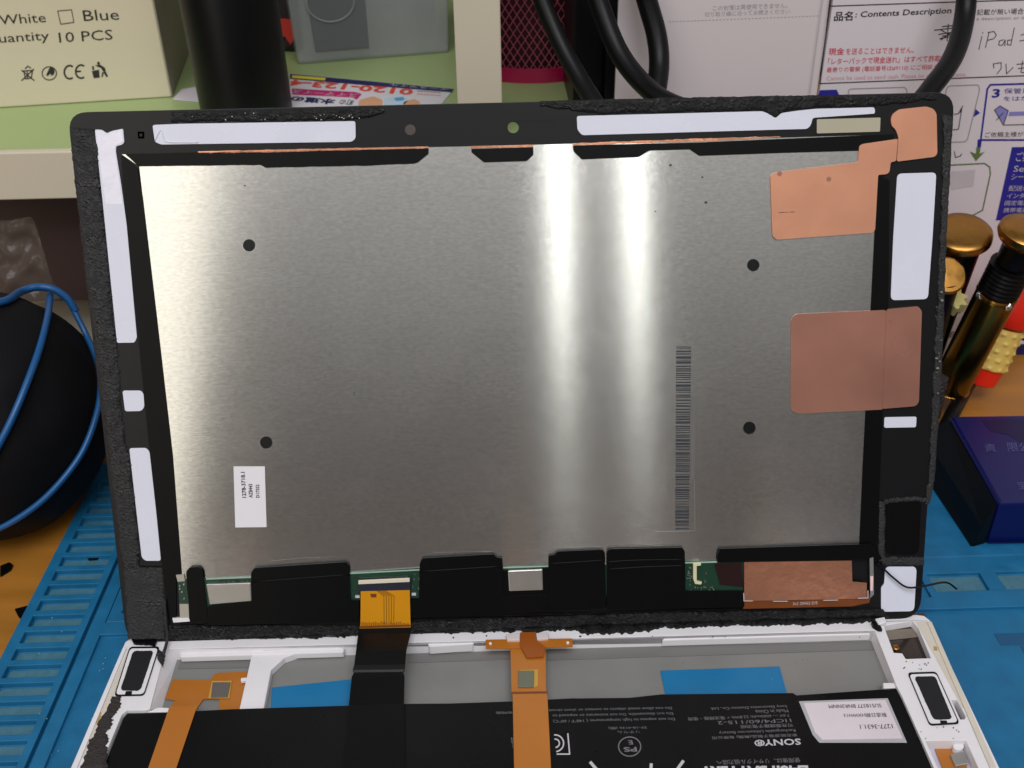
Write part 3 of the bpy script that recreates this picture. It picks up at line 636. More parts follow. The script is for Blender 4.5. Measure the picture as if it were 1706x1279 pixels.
slab('dark_flex', PANEL, [(1238, 998), (1452, 990), (1448, 1004), (1420, 1010), (1238, 1014)], 1.3, .4, KAPTOND, pn)
slab('copper_foil', PANEL, [(1240, 936.5), (1419, 934), (1420, 969), (1444, 971), (1444, 997), (1240, 1001)], 1.75, .4, COPPERC, pn)
strokes('printed_corner_mark', PANEL, [[(1239, 988), (1239.5, 1001), (1254, 1001)], [(1430, 996.5), (1446, 996), (1446, 984)], [(1288, 1001.5), (1312, 1001.5)], [(1372, 1000), (1396, 999.5)]], 1.3, 1.85, INKW, pn)
text('Sv2 20V62 D/5', PANEL, (1321, 1008), (1362, 1006.5), (1321, 1003), 1.4, INKW, pn)
slab('metal_clip', PANEL, [(1449, 930), (1455, 928), (1456, 990), (1450, 996)], 1.6, .8, SHIELD, pn)
slab('metal_clip', PANEL, [(1450, 960), (1455, 960), (1454, 984), (1450, 984)], 1.75, .2, mat('pinkish_clip', (232, 200, 196), .4), pn)
# screen connector and amber flex
slab('connector', PANEL, [(596, 968), (683, 963), (684, 970), (683, 983), (599, 985), (596, 975)], 2.1, 1.1, mat('connector_black', (30, 34, 48), .4), pn, bevel=.15)
slab('connector_bar', PANEL, [(597, 967), (682.5, 963), (682.5, 969.5), (597, 973.5)], 2.6, .5, mat('ivory_bar', (214, 206, 184), .45), pn, bevel=.12)
for x, y in ((592, 992), (686, 988)): slab('solder_tab', PANEL, [(x, y), (x + 7, y), (x + 7, y + 4), (x, y + 4)], 1.3, .4, INKW, pn)
strokes('connector_pin', PANEL, [[(600 + k * 3.1, 965 - k * .14), (600 + k * 3.1, 962.5 - k * .14)] for k in range(26)], 1, 1.3, SILVER, pn)
af = slab('amber_flex', PANEL, [(601, 985), (682.5, 983), (684, 1041), (684.5, 1047), (598, 1051), (600.5, 1041)], 2.2, .3, KAPTONL, pn)
strokes('flex_trace', PANEL, [[(632 + k * 1.5 + dx, 984), (640 + k * 4 + dx * .1, 993), (640 + k * 4, 1040)] for k, dx in enumerate((-4, -2, 0, 2, 4))], 1, 2.27, mat('trace_brown', (120, 84, 20), .4, .2), af)
strokes('flex_trace', PANEL, [[(603 + k * 3.2, 1035 + rnd.random() * 4), (603 + k * 3.2, 1043)] for k in range(25)], 1.3, 2.27, KAPTOND, af)
strokes('flex_band', PANEL, [[(600, 1044.5), (684, 1042)]], 3, 2.3, KAPTOND, af)
slab('flex_patch', PANEL, [(617, 989), (627, 989), (627, 995), (618, 995)], 2.28, .08, KAPTOND, af)
# foam / glue residue round the rim
foam('glue_residue', PANEL, [(116, 212), (133, 380), (166, 640), (206, 950)], [(158, 216), (172, 350), (188, 520), (206, 690), (226, 840), (236, 945)], 1.0, .8, FOAM, pn, 300, 14, 1, 1.5, 5)
foam('glue_residue', PANEL, [(206, 945), (213, 1064)], [(272, 945), (276, 1064)], .9, .5, FOAM, pn, 60, 26, 2, 1, 3)
foam('glue_residue', PANEL, [(285, 186), (420, 183), (600, 179), (640, 179)], [(285, 204), (340, 202), (420, 203), (600, 199), (640, 188)], .4, .5, FOAMD, pn, 150, 8, 3, 1.5, 3)
foam('glue_residue', PANEL, [(900, 168), (1100, 163), (1300, 159), (1560, 156)], [(900, 178), (1000, 190), (1160, 187), (1270, 184), (1292, 196), (1310, 185), (1360, 180), (1470, 176), (1560, 166)], .4, .5, FOAMD, pn, 260, 8, 14, 1, 3)
foam('glue_residue', PANEL, [(1571, 190), (1566, 400), (1556, 600), (1546, 800), (1540, 840)], [(1588, 195), (1577, 400), (1570, 600), (1557, 800), (1549, 840)], .6, .6, FOAM, pn, 220, 7, 4, 3, 1)
foam('glue_residue', PANEL, [(1472, 832), (1500, 827), (1545, 828)], [(1474, 842), (1500, 836), (1545, 836)], .5, .6, FOAM, pn, 60, 6, 5, 2, 2)
foam('glue_residue', PANEL, [(1463, 835), (1462, 880), (1462, 935)], [(1475, 835), (1475, 880), (1474, 935)], .5, .5, FOAM, pn, 60, 6, 6, 2, 2)
foam('glue_residue', PANEL, [(1470, 928), (1540, 928)], [(1470, 942), (1540, 942)], .4, .5, FOAM, pn, 60, 6, 7, 2, 2)
slab('speaker_pad', PANEL, [(1477, 838), (1535, 836), (1531, 918), (1523, 924), (1480, 924), (1476, 916)], .5, .45, TAPE, pn, r=5, bevel=.1)
foam('foam_strip', PANEL, [(276, 1040), (600, 1040), (690, 1034), (1100, 1018), (1470, 1013)], [(276, 1066), (600, 1059), (690, 1053), (1100, 1040), (1480, 1027)], 1.4, .9, FOAMD, pn, 420, 10, 8, 1, 3)
foam('foam_strip', PANEL, [(300, 1035), (1240, 1012)], [(300, 1041), (1240, 1018)], .9, .2, TAPE, pn, 120, 5, 9, .5, .5)
# wrinkled film at the upper left corner, loose hair-thin wire
tube('film_crease', crom([PANEL.pt(x, y, .35) for x, y in ((258, 234), (266, 218), (270, 219), (276, 235), (300, 237), (330, 237))], 6), .16, LINER, pn, 6)
slab('crinkled_film', PANEL, [(160, 218), (170, 218), (178, 224), (186, 220), (203, 216), (205, 236), (192, 243), (192, 256), (200, 308), (204, 340), (176, 340)], .36, .05, mat('crinkled_white_film', (226, 224, 236), .14, var=.02, bump=.5, bscale=160, coat=.6), pn, r=3)
tube('loose_wire', crom([PANEL.pt(x, y, h) for x, y, h in ((1462, 938, 1), (1475, 950, 1.2), (1488, 962, 1.5), (1511, 978, 2), (1540, 976, 4), (1575, 970, 5), (1594, 981, 3))], 8), .32, BLKR, pn, 6)

# ================================================================== TABLET HOUSING
hs = thing('tablet_housing', (0, -80, -7), 'white tablet housing lying open on the blue mat with black battery and orange cables', 'tablet housing')
yl, yr = -165, -165
def world2(pts, z): return [Vector((x, y, z)) for x, y in pts]
def H(px, py, z=0): return HOUS.pt(px, py, z)
def extend(p, q, Y, z):
    d = q - p; t = (Y - p.y) / d.y; r = p + d * t; r.z = z; return r
outer = [H(238, 1060), H(222, 1061), H(209, 1069), H(203, 1082), H(193, 1105), extend(H(193, 1105), H(118, 1279), -165, 0), extend(H(1571, 1080), H(1665, 1279), -165, 0), H(1571, 1080), H(1557, 1046), H(1549, 1033), H(1540, 1026), H(1525, 1024)]
hl_ = [H(276, 1081), H(1457, 1050), H(1494, 1143), H(1503, 1160), extend(H(1503, 1160), H(1556, 1279), -158, 0), extend(H(205, 1190), H(168, 1279), -158, 0), H(203, 1190), H(212, 1183), H(243, 1183), H(250, 1180)]
crn = [H(x, y) for x, y in ((1472.6, 1042.3), (1520, 1034), (1530, 1046), (1551, 1096), (1509, 1097.5), (1503, 1088), (1489, 1087))]
slotw = [H(x, y) for x, y in ((1585, 1165.5), (1594, 1165), (1609, 1193), (1607, 1198), (1600, 1198))]
rec = [H(x, y) for x, y in ((1542, 1234), (1609, 1233), (1640, 1300), (1572, 1300))]
v, f = prism(outer, Vector((0, 0, -7)), [hl_, crn, slotw, rec]); mk('shell', v, f, WHITEPL, hs, bevel=.35)
v, f = prism([H(x, y, -4.6) for x, y in ((255, 1065), (1475, 1035), (1610, 1400), (60, 1400))], Vector((0, 0, -1))); mk('tray_floor', v, f, FLOORM, hs)
v, f = prism([H(x, y, -2.6) for x, y in ((1455, 1030), (1540, 1020), (1575, 1110), (1490, 1110))], Vector((0, 0, -1))); mk('corner_film', v, f, MIRROR, hs)
slab('corner_patch', HOUS, [(1476, 1050), (1532, 1046), (1538, 1060), (1481, 1066)], -2.4, .1, mat('grey_film_patch', (118, 108, 96), .3), hs)
v, f = prism([H(x, y, -4) for x, y in ((1530, 1220), (1620, 1220), (1660, 1310), (1560, 1310))], Vector((0, 0, -1))); mk('recess_floor', v, f, mat('lavender_plastic', (196, 190, 208), .5), hs)
slab('dark_slot', HOUS, [(1580, 1160), (1600, 1160), (1615, 1205), (1595, 1205)], -3, .5, MIRROR, hs)
slab('edge_rail', HOUS, [(206, 1078), (210, 1080), (128, 1279), (120, 1279)], .5, .45, WHITEPL, hs)
slab('edge_rail', HOUS, [(1545, 1036), (1552, 1035), (1660, 1279), (1650, 1279)], .5, .45, WHITEOLD, hs, bevel=.1)
slab('worn_rim', HOUS, [(1526, 1036), (1545, 1034), (1600, 1160), (1604, 1180), (1592, 1158), (1560, 1098)], .12, .1, WHITEOLD, hs)
slab('worn_rim', HOUS, [(212, 1085), (220, 1086), (172, 1195), (142, 1260), (134, 1262)], .12, .1, WHITEOLD, hs)
slab('stain', HOUS, jag([(162, 1188), (170, 1186), (164, 1203), (158, 1206)], 1.5, 3, 2), .17, .05, mat('brown_stain', (170, 142, 88), .6), hs)
slab('stain', HOUS, jag([(1555, 1076), (1561, 1078), (1562, 1084), (1556, 1083)], 1, 3, 6), .17, .05, mat('brown_stain', (170, 142, 88), .6), hs)
tp = [H(248, 1182), H(276, 1081), H(1457, 1050), H(1495, 1144)]; bt_ = [H(270, 1180, -4.55), H(295, 1099, -4.55), H(1451, 1067, -4.55), H(1480, 1138, -4.55)]
vs, fs = [], []
for a, b_ in zip(tp, bt_): a = a + Vector((0, 0, -.15)); vs += [a, b_, Vector((a.x, a.y, -4.9))]
for i in range(3):
    for k in range(3): fs.append((3 * i + k, 3 * i + (k + 1) % 3, 3 * i + 3 + (k + 1) % 3, 3 * i + 3 + k))
mk('inner_wall', vs, fs, WHITEPL, hs)
slab('hinge_ridge', HOUS, [(300, 1086), (420, 1083), (430, 1078), (440, 1083), (565, 1078), (574, 1080), (572, 1086), (300, 1094)], -1.6, 2.5, WHITEPL, hs, bevel=.4)
slab('hinge_ridge', HOUS, [(712, 1067), (786, 1064), (792, 1067), (788, 1073), (715, 1078)], -.8, 3, WHITEPL, hs, r=3, bevel=.5)
slab('hinge_ridge', HOUS, [(1110, 1057), (1450, 1048), (1450, 1056), (1103, 1066)], -1.2, 3, WHITEPL, hs, bevel=.4)
slab('rib', HOUS, [(420, 1088), (500, 1086), (474, 1095), (452, 1115), (439, 1182), (398, 1184)], -1.9, 2.7, WHITEPL, hs, bevel=.3)
slab('rib_clip', HOUS, [(401, 1129), (412, 1128), (411, 1133), (401, 1134)], -2.2, 1.2, WHITEPL, hs, bevel=.2)
slab('rib', HOUS, [(262, 1178), (284, 1179), (283, 1185), (245, 1186)], -1, 3.5, WHITEPL, hs, bevel=.3)
slab('rib', HOUS, [(1471, 1137), (1490, 1137), (1494, 1145), (1472, 1146)], -1, 3.5, WHITEPL, hs, bevel=.3)
for pts in ([(300, 1099), (418, 1096), (414, 1112), (296, 1114)], [(680, 1089), (852, 1084), (852, 1098), (680, 1104)], [(912, 1080), (1450, 1068), (1456, 1082), (912, 1100)]):
    slab('tray_step', HOUS, pts, -4.4, .15, mat('dim_tray_plastic', (112, 110, 108), .5), hs)
slab('blue_tape', HOUS, [(453, 1145), (590, 1131), (584, 1182), (450, 1184)], -4.3, .2, BLUET, hs)
slab('blue_tape', HOUS, [(1100, 1117), (1298.7, 1110), (1312, 1158), (1110, 1164)], -4.3, .2, BLUET, hs)
# speakers
def speaker(out, inn, notch):
    s = slab('speaker_gasket', HOUS, out, .35, .33, BLK, hs, r=6)
    def shr(k): c = sum((Vector(p) for p in out), Vector((0, 0))) / len(out); return [tuple(c + (Vector(p) - c) * k) for p in out]
    slab('speaker_frame', HOUS, shr(.93), .6, .4, WHITEPL, s, r=6, bevel=.1)
    slab('speaker_mesh', HOUS, jag(rounded(inn, 7, 5), .3, 3, 5), .75, .3, mat('speaker_mesh_black', (12, 13, 16), .7, bump=.1, bscale=2500), s)
    slab('speaker_notch', HOUS, notch, .75, .3, BLK, s)
speaker([(216, 1077), (266, 1076.5), (240, 1158), (190, 1159)], [(222, 1084), (256, 1083.5), (234, 1150), (200, 1150)], [(210, 1151), (220, 1151), (219, 1156), (208, 1156)])
speaker([(1512, 1120), (1560, 1118.5), (1599, 1205), (1549, 1208)], [(1523, 1127), (1558, 1126), (1587, 1197), (1556, 1199)], [(1566, 1200), (1577, 1200), (1579, 1205), (1568, 1206)])
foam('glue_residue', HOUS, [(184, 1160), (178, 1180), (160, 1210), (142, 1250), (128, 1300)], [(200, 1160), (204, 1172), (186, 1200), (178, 1240), (176, 1300)], .5, .5, mat('dark_glue', (44, 38, 36), .7, var=.5, vscale=500, bump=.3), hs, 90, 10, 11, 4, 6)
foam('glue_residue', HOUS, [(262, 1098), (264, 1082), (272, 1086)], [(272, 1112), (276, 1092), (274, 1088)], 1.0, .8, FOAM, hs, 30, 6, 13, 2, 2)
foam('foam_strip', HOUS, [(222, 1061), (590, 1052), (690, 1044), (1100, 1026), (1470, 1014)], [(236, 1070), (276, 1066), (560, 1062), (600, 1060), (690, 1054), (860, 1053), (958, 1050), (972, 1057), (1080, 1055), (1090, 1047), (1200, 1044), (1455, 1038)], 1.0, .6, FOAMD, hs, 520, 6, 12, .5, 4)
slab('black_tape', HOUS, jag([(218, 1062), (262, 1060), (258, 1073), (222, 1070)], .8, 4, 9), 1, .9, TAPE, hs)
tube('tape_shred', crom([PANEL.pt(274, 1000, 1.2), PANEL.pt(276, 1035, 1.6), H(279, 1062, 2.5), H(272, 1090, 1)], 6), .5, FOAM, hs, 5)
slab('black_tape', HOUS, jag([(1452, 1036), (1462, 1032), (1470, 1048), (1464, 1048), (1455, 1042)], .5, 3, 9), 1.2, 1, TAPE, hs)
# battery
bt = slab('battery', HOUS, [(206, 1195), (212, 1188), (282, 1186.5), (385, 1181), (581, 1175), (680, 1172), (750, 1171.5), (852, 1168), (956, 1162.7), (960, 1163), (1049, 1162), (1101.7, 1156.3), (1321, 1154), (1327, 1158), (1470, 1148), (1496, 1146.5), (1503, 1160), (1552, 1279), (1700, 1640), (20, 1640), (172, 1279)], -1.0, 3.4, BATT, hs, bevel=.6)
hb = -.95
lbp = slab('battery_label', HOUS, [(1331, 1168), (1479, 1163), (1511, 1237), (1365, 1237), (1354, 1224)], hb, .1, mat('silver_label_edge', (170, 170, 172), .4), bt)
slab('label_paper', HOUS, [(1339, 1171), (1475, 1166), (1504, 1230), (1370, 1232), (1358, 1220)], hb + .08, .06, mat('label_paper_pink', (212, 202, 206), .5), bt)
def inv(s, x0, x1, y0, y1, m=INKD, p=bt, sk=2, sl=.02, **k):
    """upside-down line: image box x0..x1, y0..y1"""
    w_ = x1 - x0; return text(s, HOUS, (x1, y0), (x0, y0 + w_ * sl), (x1 + sk, y1), hb + .2 if m is INK else hb, m, p, **k)
inv('SU518377 BNR3NNM', 1380, 1467, 1172, 1178, INK); inv('製造日期HXWH13', 1405, 1476, 1187, 1194, INK); inv('1277-3631.1', 1432, 1486, 1206, 1213, INK)
inv('Do not allow metal objects to contact or short circuit', 913, 1118, 1176, 1181.5); inv('Do not disassemble. Do not incinerate or exposed to', 920, 1120, 1185, 1190.5)
inv('Do not expose to high temperatures ( 140°F / 60°C)', 921, 1123, 1194, 1200); inv('terminals', 826, 853, 1185, 1190)
inv('ZF-18-4136 (組)', 1013, 1077, 1209, 1214); inv('リチウム', 1028, 1064, 1217, 1221)
strokes('printed_mark', HOUS, [arc(1049, 1243.5, 18.5, 16, 0, 360, 32)], 1.7, hb, INKD, bt)
inv('PS', 1038, 1060, 1244, 1252, bold=.03); inv('E', 1046, 1053, 1233, 1240, bold=.02)
strokes('printed_mark', HOUS, [[(946, 1222), (949, 1256)], arc(925, 1238, 14, 14, -80, 95, 12), arc(925, 1238, 7, 7, -80, 95, 10), [(928, 1256), (949, 1256)]], 2.2, hb, INKW, bt)
R_ = [('Sony Electronics Devices Co., Ltd.', 1183, 1310, 1173), ('Made in China', 1258, 1312, 1181), ('7.6V --- 6000mAh 22.8Wh + 電池規格・使用', 1146, 1314, 1189), ('1ICP4/60/115-2', 1195, 1317, 1197), ('可充電鋰離子電池組', 1233, 1320, 1205), ('Rechargeable Lithium-ion Battery', 1197, 1324, 1213), ('索尼能源電子製品(無錫) 有限公司', 1186, 1327, 1221)]
for s_, a, b_, y_ in R_: inv(s_, a, b_, y_, y_ + 5.6, sl=.035)
inv('SONY®', 1256, 1333, 1230, 1241, INKW, bold=.02, sl=.03); inv('使用後は、リサイクル協力店へ', 1193, 1332, 1262, 1270, sl=.03)
inv('Li-ion BATTERY', 1166, 1346, 1274.5, 1292, INKW, bold=.04, sl=.01)
strokes('printed_mark', HOUS, [[(984, 1270), (1010, 1300)], [(1085, 1273), (1083, 1300)], [(1138, 1268), (1115, 1300)]], 5, hb, INKW, bt)
inv('66', 851, 857, 1228, 1246)
# orange flexible cables
fx = slab('flex_cable', HOUS, [(287.7, 1131.4), (349.3, 1132.9), (359.6, 1121), (412.3, 1118.2), (410.8, 1128.5), (404, 1130), (404, 1136), (409.7, 1137.3), (399.7, 1181), (364, 1184), (366.3, 1164), (339, 1164), (327.3, 1180), (296, 1186), (283.4, 1180), (292, 1166.6), (274.6, 1163.6)], -3.9, .3, KAPTON, hs)
slab('flex_cable', HOUS, [(280, 1183), (283, 1176), (330, 1176), (325.8, 1183), (293.6, 1279), (200, 1560), (150, 1560), (246.7, 1279)], -.5, .3, KAPTON, hs, bevel=.08)
slab('bare_pad', HOUS, [(353, 1134), (386, 1134), (382, 1163), (347, 1163)], -3.55, .1, mat('pale_solder_mask', (190, 150, 60), .5), hs)
slab('chip', HOUS, [(354, 1136), (384, 1136), (379, 1160.5), (351, 1161)], -3.2, .6, mat('chip_grey', (96, 90, 86), .4), hs, bevel=.15)
slab('flex_cable', HOUS, [(850, 1068), (909, 1066), (909, 1080), (910, 1155), (912, 1157), (918, 1279), (925, 1500), (860, 1500), (856.5, 1279), (854, 1157), (852, 1155)], .3, .3, KAPTON, hs, bevel=.08)
slab('flex_bar', HOUS, [(809.3, 1065.3), (953.6, 1063.2), (954.3, 1077), (911, 1078), (850, 1080), (809.3, 1080)], .75, .3, KAPTON, hs, r=1.5, bevel=.08)
for x in (817, 946): slab('rivet', HOUS, arc(x, 1071.5 - (x - 817) * .01, 2.5, 2, 0, 340, 12), 1.1, .3, WHITEPL, hs)
slab('flex_head', HOUS, [(866.8, 1053), (893, 1052.5), (893, 1065), (909, 1078), (905, 1094), (878, 1095), (866, 1075)], 1.1, .3, mat('deep_orange_film', (146, 76, 20), .35), hs)
slab('connector', HOUS, [(843, 1056), (866, 1054), (866, 1066), (845, 1066)], 1.5, 1, mat('pale_connector', (206, 196, 196), .4), hs, bevel=.2)
slab('connector', HOUS, [(893, 1054), (913, 1053), (914, 1063), (895, 1065)], 1.5, 1, mat('pale_connector', (206, 196, 196), .4), hs, bevel=.2)
slab('bare_pad', HOUS, [(866, 1116), (896, 1115), (896, 1142), (889, 1145), (864, 1145)], .36, .05, mat('pale_solder_mask', (190, 150, 60), .5), hs)
slab('chip', HOUS, [(863.5, 1117), (890, 1116.5), (889, 1144), (863.3, 1144.5)], .8, .45, mat('chip_green_grey', (104, 106, 88), .4), hs, bevel=.12)
strokes('fold_line', HOUS, [[(852, 1154), (911, 1153)]], 3.5, .36, KAPTOND, hs)
slab('flex_cable', HOUS, [(1553, 1236), (1586, 1236), (1590, 1252), (1610, 1276), (1640, 1330), (1590, 1330)], -3.5, .3, KAPTON, hs)
slab('connector', HOUS, [(1583, 1256), (1606, 1252), (1614, 1272), (1592, 1276)], -2.6, 1, SHIELD, hs, bevel=.2)
slab('recess_post', HOUS, arc(1597, 1243, 9, 6, 0, 345, 16), -1.8, 2, WHITEPL, hs, bevel=.3)
rnd = random.Random(31)
def crumbs(pl, x0, x1, y0, y1, n, h, m, par, smax=1.6):
    L = []
    for i in range(n):
        x = rnd.uniform(x0, x1); y = rnd.uniform(y0, y1); q_ = rnd.uniform(.5, smax); L.append([(x + q_ * rnd.uniform(.6, 1.3) * math.cos(a), y + q_ * rnd.uniform(.4, 1) * math.sin(a)) for a in (0, 1.3, 2.6, 3.9, 5.2)])
    return tag(polys('glue_crumbs', pl, L, h, m, par, .3), kind='stuff')
crumbs(HOUS, 300, 1440, 1056, 1062, 14, .35, FOAM, hs); crumbs(HOUS, 1500, 1560, 1100, 1116, 10, .3, FOAM, hs, 1.2); crumbs(HOUS, 1520, 1600, 1208, 1230, 10, .3, FOAM, hs, 1.2)
crumbs(HOUS, 690, 1440, 1095, 1150, 26, -4.2, INKG, hs, 1.0)
crumbs(Plane((0, 0, -7), (0, 0, 1)), 60, 190, 1000, 1270, 18, -.1, INKW, mt, .9)
crumbs(PANEL, 300, 1400, 300, 900, 26, .42, SILVER, pn, .8); crumbs(PANEL, 1558, 1570, 480, 700, 12, 1.5, mat('chalky_residue', (120, 124, 118), .8), pn, 3)
crumbs(PANEL, 320, 600, 188, 200, 22, .9, SHIELD, pn, 1.4)
# screws
for x, y in ((1492, 1081.5), (1522, 1033)):
    c = H(x, y, -1.6); lathe('screw', c, (0, 0, 1), [(0, 1.1), (.9, 1.1), (1.2, .8), (1.0, .35), (.6, .3)], GOLD, hs, 14)
slab('rim_tab', HOUS, [(1458, 1030), (1474, 1027), (1477, 1036), (1464, 1040)], 1.6, 1.5, WHITEPL, hs, bevel=.3)
# black ribbon from the amber flex over the hinge to the battery
Lp = [PANEL.pt(597, 1047, 2.6), PANEL.pt(596.5, 1056, 4.2), H(593, 1085, 4.0), H(590, 1108, 2.6), H(587.5, 1116, 2.0), H(590, 1120, 1.6), H(586, 1127, 1.2), H(581, 1175, .2), H(570, 1279, -.4), H(545, 1560, -.4)]
Rp = [PANEL.pt(685, 1045, 2.6), PANEL.pt(684, 1054, 4.2), H(677, 1083, 4.0), H(675, 1107, 2.6), H(674.5, 1115, 2.0), H(671, 1119, 1.6), H(674, 1126, 1.2), H(673, 1172, .2), H(676, 1279, -.4), H(684, 1560, -.4)]
vs, fs = [], []
for a, b_ in zip(Lp, Rp): vs += [a, b_, b_ - Vector((0, .1, .35)), a - Vector((0, .1, .35))]
for i in range(len(Lp) - 1):
    for k in range(4): fs.append((4 * i + k, 4 * i + (k + 1) % 4, 4 * i + 4 + (k + 1) % 4, 4 * i + 4 + k))
fs += [(0, 1, 2, 3), tuple(len(vs) - 4 + k for k in range(4))]
mk('ribbon_cable', vs, fs, TAPE, hs)

# ================================================================== LEFT: rounded pouch, clear bag
c0 = CAM + ray(-22, 690) * 372
pouch = thing('pouch', (c0.x, c0.y, -10), 'rounded black pouch with bright blue piping on the desk at the far left', 'pouch')
rx, ry, rz = 42, 44, 46
vs, fs = [], []; NU, NV = 64, 40
for j in range(NV + 1):
    th = math.pi * j / NV
    for i in range(NU):
        ph = 2 * math.pi * i / NU; p = Vector((rx * math.sin(th) * math.cos(ph), ry * math.sin(th) * math.sin(ph), rz * math.cos(th)))
        p *= 1 + .05 * noise.noise(p * .03) + .02 * noise.noise(p * .09 + Vector((3, 1, 2))); q_ = c0 + p; q_.z = max(q_.z, -9.95); vs.append(q_)
for j in range(NV):
    for i in range(NU): fs.append((j * NU + i, j * NU + (i + 1) % NU, (j + 1) * NU + (i + 1) % NU, (j + 1) * NU + i))
o = mk('body', vs, fs, mat('black_cloth', (10, 10, 13), .7, var=.2, bump=.08, bscale=900, spec=.2), pouch, smooth=True)
def onell(px, py):
    d = ray(px, py); o_ = CAM - c0; D = Vector((d.x / rx, d.y / ry, d.z / rz)); O = Vector((o_.x / rx, o_.y / ry, o_.z / rz))
    a = D.dot(D); b = O.dot(D); c = O.dot(O) - 1; q_ = b * b - a * c
    t = (-b - math.sqrt(q_)) / a if q_ > 0 else -b / a
    p = CAM + d * t; n_ = Vector(((p - c0).x / rx ** 2, (p - c0).y / ry ** 2, (p - c0).z / rz ** 2)).normalized(); return p + n_ * 1.4
tube('piping', crom([onell(x, y) for x, y in ((80, 498), (76, 530), (62, 585), (38, 650), (12, 710), (-20, 770))], 8), 1.25, BLUEP, pouch, 8)
tube('piping', crom([onell(x, y) for x, y in ((118, 520), (140, 565), (158, 610), (161, 655), (152, 700), (132, 750), (100, 795), (60, 835), (10, 868), (-40, 888))], 8), 1.15, BLUEP, pouch, 8)
tube('piping', crom([onell(x, y) for x, y in ((-30, 514), (10, 506), (32, 492), (58, 484), (85, 487), (108, 502), (122, 524))], 8), 1.5, BLUEP, pouch, 8)
# crumpled clear bag behind it
A0, A1, A2, A3 = atY(-60, 372, 152), atY(50, 362, 152), atY(98, 500, 138), atY(-60, 540, 138)
vs, fs = [], []; n_ = 26
for i in range(n_ + 1):
    for j in range(n_ + 1):
        u, v_ = i / n_, j / n_; p = A0.lerp(A1, u).lerp(A3.lerp(A2, u), v_)
        p.y += 5 * noise.noise(Vector((p.x * .05, p.z * .07, 1))) + 2.5 * noise.noise(Vector((p.x * .2, p.z * .2, 3))); vs.append(p)
for i in range(n_):
    for j in range(n_): a = i * (n_ + 1) + j; fs.append((a, a + n_ + 1, a + n_ + 2, a + 1))
o = mk('plastic_bag', vs, fs, BAGM, None, smooth=True); md = o.modifiers.new('s', 'SOLIDIFY'); md.thickness = .0002
tag(o, 'crumpled clear plastic bag propped behind the rounded black pouch', 'plastic bag')

# ================================================================== RIGHT: tools and blue box
def drv(label, top, bot, name='screwdriver'):
    return thing(name, bot, label, 'screwdriver', 'gold-capped screwdrivers right of the panel')
# near driver with brass tube
T, B0 = atY(1714, 384, 112), atY(1583, 643, 132); ax = (T - B0).normalized(); L = (T - B0).length
s = drv('gold-capped screwdriver with black ribbed collar and brass barrel, nearest the right edge', T, B0)
lathe('barrel', B0, ax, [(0, 7.2), (.6, 7.8), (L * .62, 7.8), (L * .63, 7.2)], BRASS, s, 48)
lathe('end_ring', B0 - ax * .6, ax, [(0, 7.6), (.3, 8.1), (1, 8.1), (1.2, 7.7)], GOLD, s, 48)
lathe('collar_ring', B0 + ax * L * .63, ax, [(0, 7.7), (.6, 8.1), (1.4, 7.7)], GOLD, s, 48)
lathe('grip_collar', B0 + ax * (L * .65), ax, [(k * 1.0, 7.9 if k % 2 else 7.4) for k in range(int(L * .17))], BLK, s, 48)
lathe('neck', B0 + ax * (L * .82), ax, [(0, 6.2), (L * .1, 6.6), (L * .13, 8)], BLK, s, 40)
lathe('cap', B0 + ax * (L * .93), ax, [(0, 7.6), (2, 9.6), (4, 10.6), (6, 10.3), (7, 9), (7.4, 5), (7.5, .5)], GOLD, s, 48)
for an in (0, 1): 
    U = ax.orthogonal().normalized()
bn = (CAM - (B0 + ax * L * .58)).normalized()
for k in (-1, 1):
    sd_ = ax.cross(bn).normalized(); p = B0 + ax * (L * .585) + (bn * .72 + sd_ * k * .68).normalized() * 7.7
    lathe('ball_bearing', p - bn * 1.2, bn, [(0, .5), (.4, 1.4), (1.5, 1.9), (2.6, 1.4), (3.0, .4)], SILVER, s, 16)
# second driver, black body
T, B0 = atY(1600, 396, 124), atY(1528, 640, 150); ax = (T - B0).normalized(); L = (T - B0).length
s = drv('black-bodied screwdriver with a broad gold disc cap, standing against the envelope', T, B0)
ax2 = ax
def ridge(t, an): return .5 * (1 if math.sin(an * 9 + t * .8) > 0 else 0)
lathe('handle', B0, ax2, [(0, 4), (4, 5.5), (20, 6.2), (L * .6, 7), (L * .97, 8)], BLK, s, 54, wob=ridge)
lathe('cap', B0 + ax2 * (L * .97), ax2, [(0, 7.6), (1.5, 10), (3.4, 11.4), (5.4, 11.2), (6.2, 10.4), (6.6, 7.5), (6.7, .5)], GOLD, s, 54)
T, B0 = atY(1578, 440, 106), atY(1530, 640, 118); ax = (T - B0).normalized(); L = (T - B0).length
s = drv('screwdriver with gold end disc and cream star knob, mostly hidden behind the panel edge', T, B0)
lathe('handle', B0, ax, [(0, 5), (L * .7, 5.5), (L * .9, 6)], BLK, s, 32)
lathe('cap', B0 + ax * L * .9, (ax + Vector((.1, -1.1, .2))).normalized(), [(0, 5), (.8, 6.8), (2.5, 7.2), (3.3, 6.4), (3.5, .5)], GOLD, s, 40)
kb = atY(1580, 508, 112); lathe('star_knob', kb, (0, -.4, .9), [(0, 4.2), (.6, 5), (5, 5), (5.6, 4)], mat('cream_knob', (190, 176, 110), .5), s, 40, smooth=False, wob=lambda t, an: .9 * math.cos(an * 8))
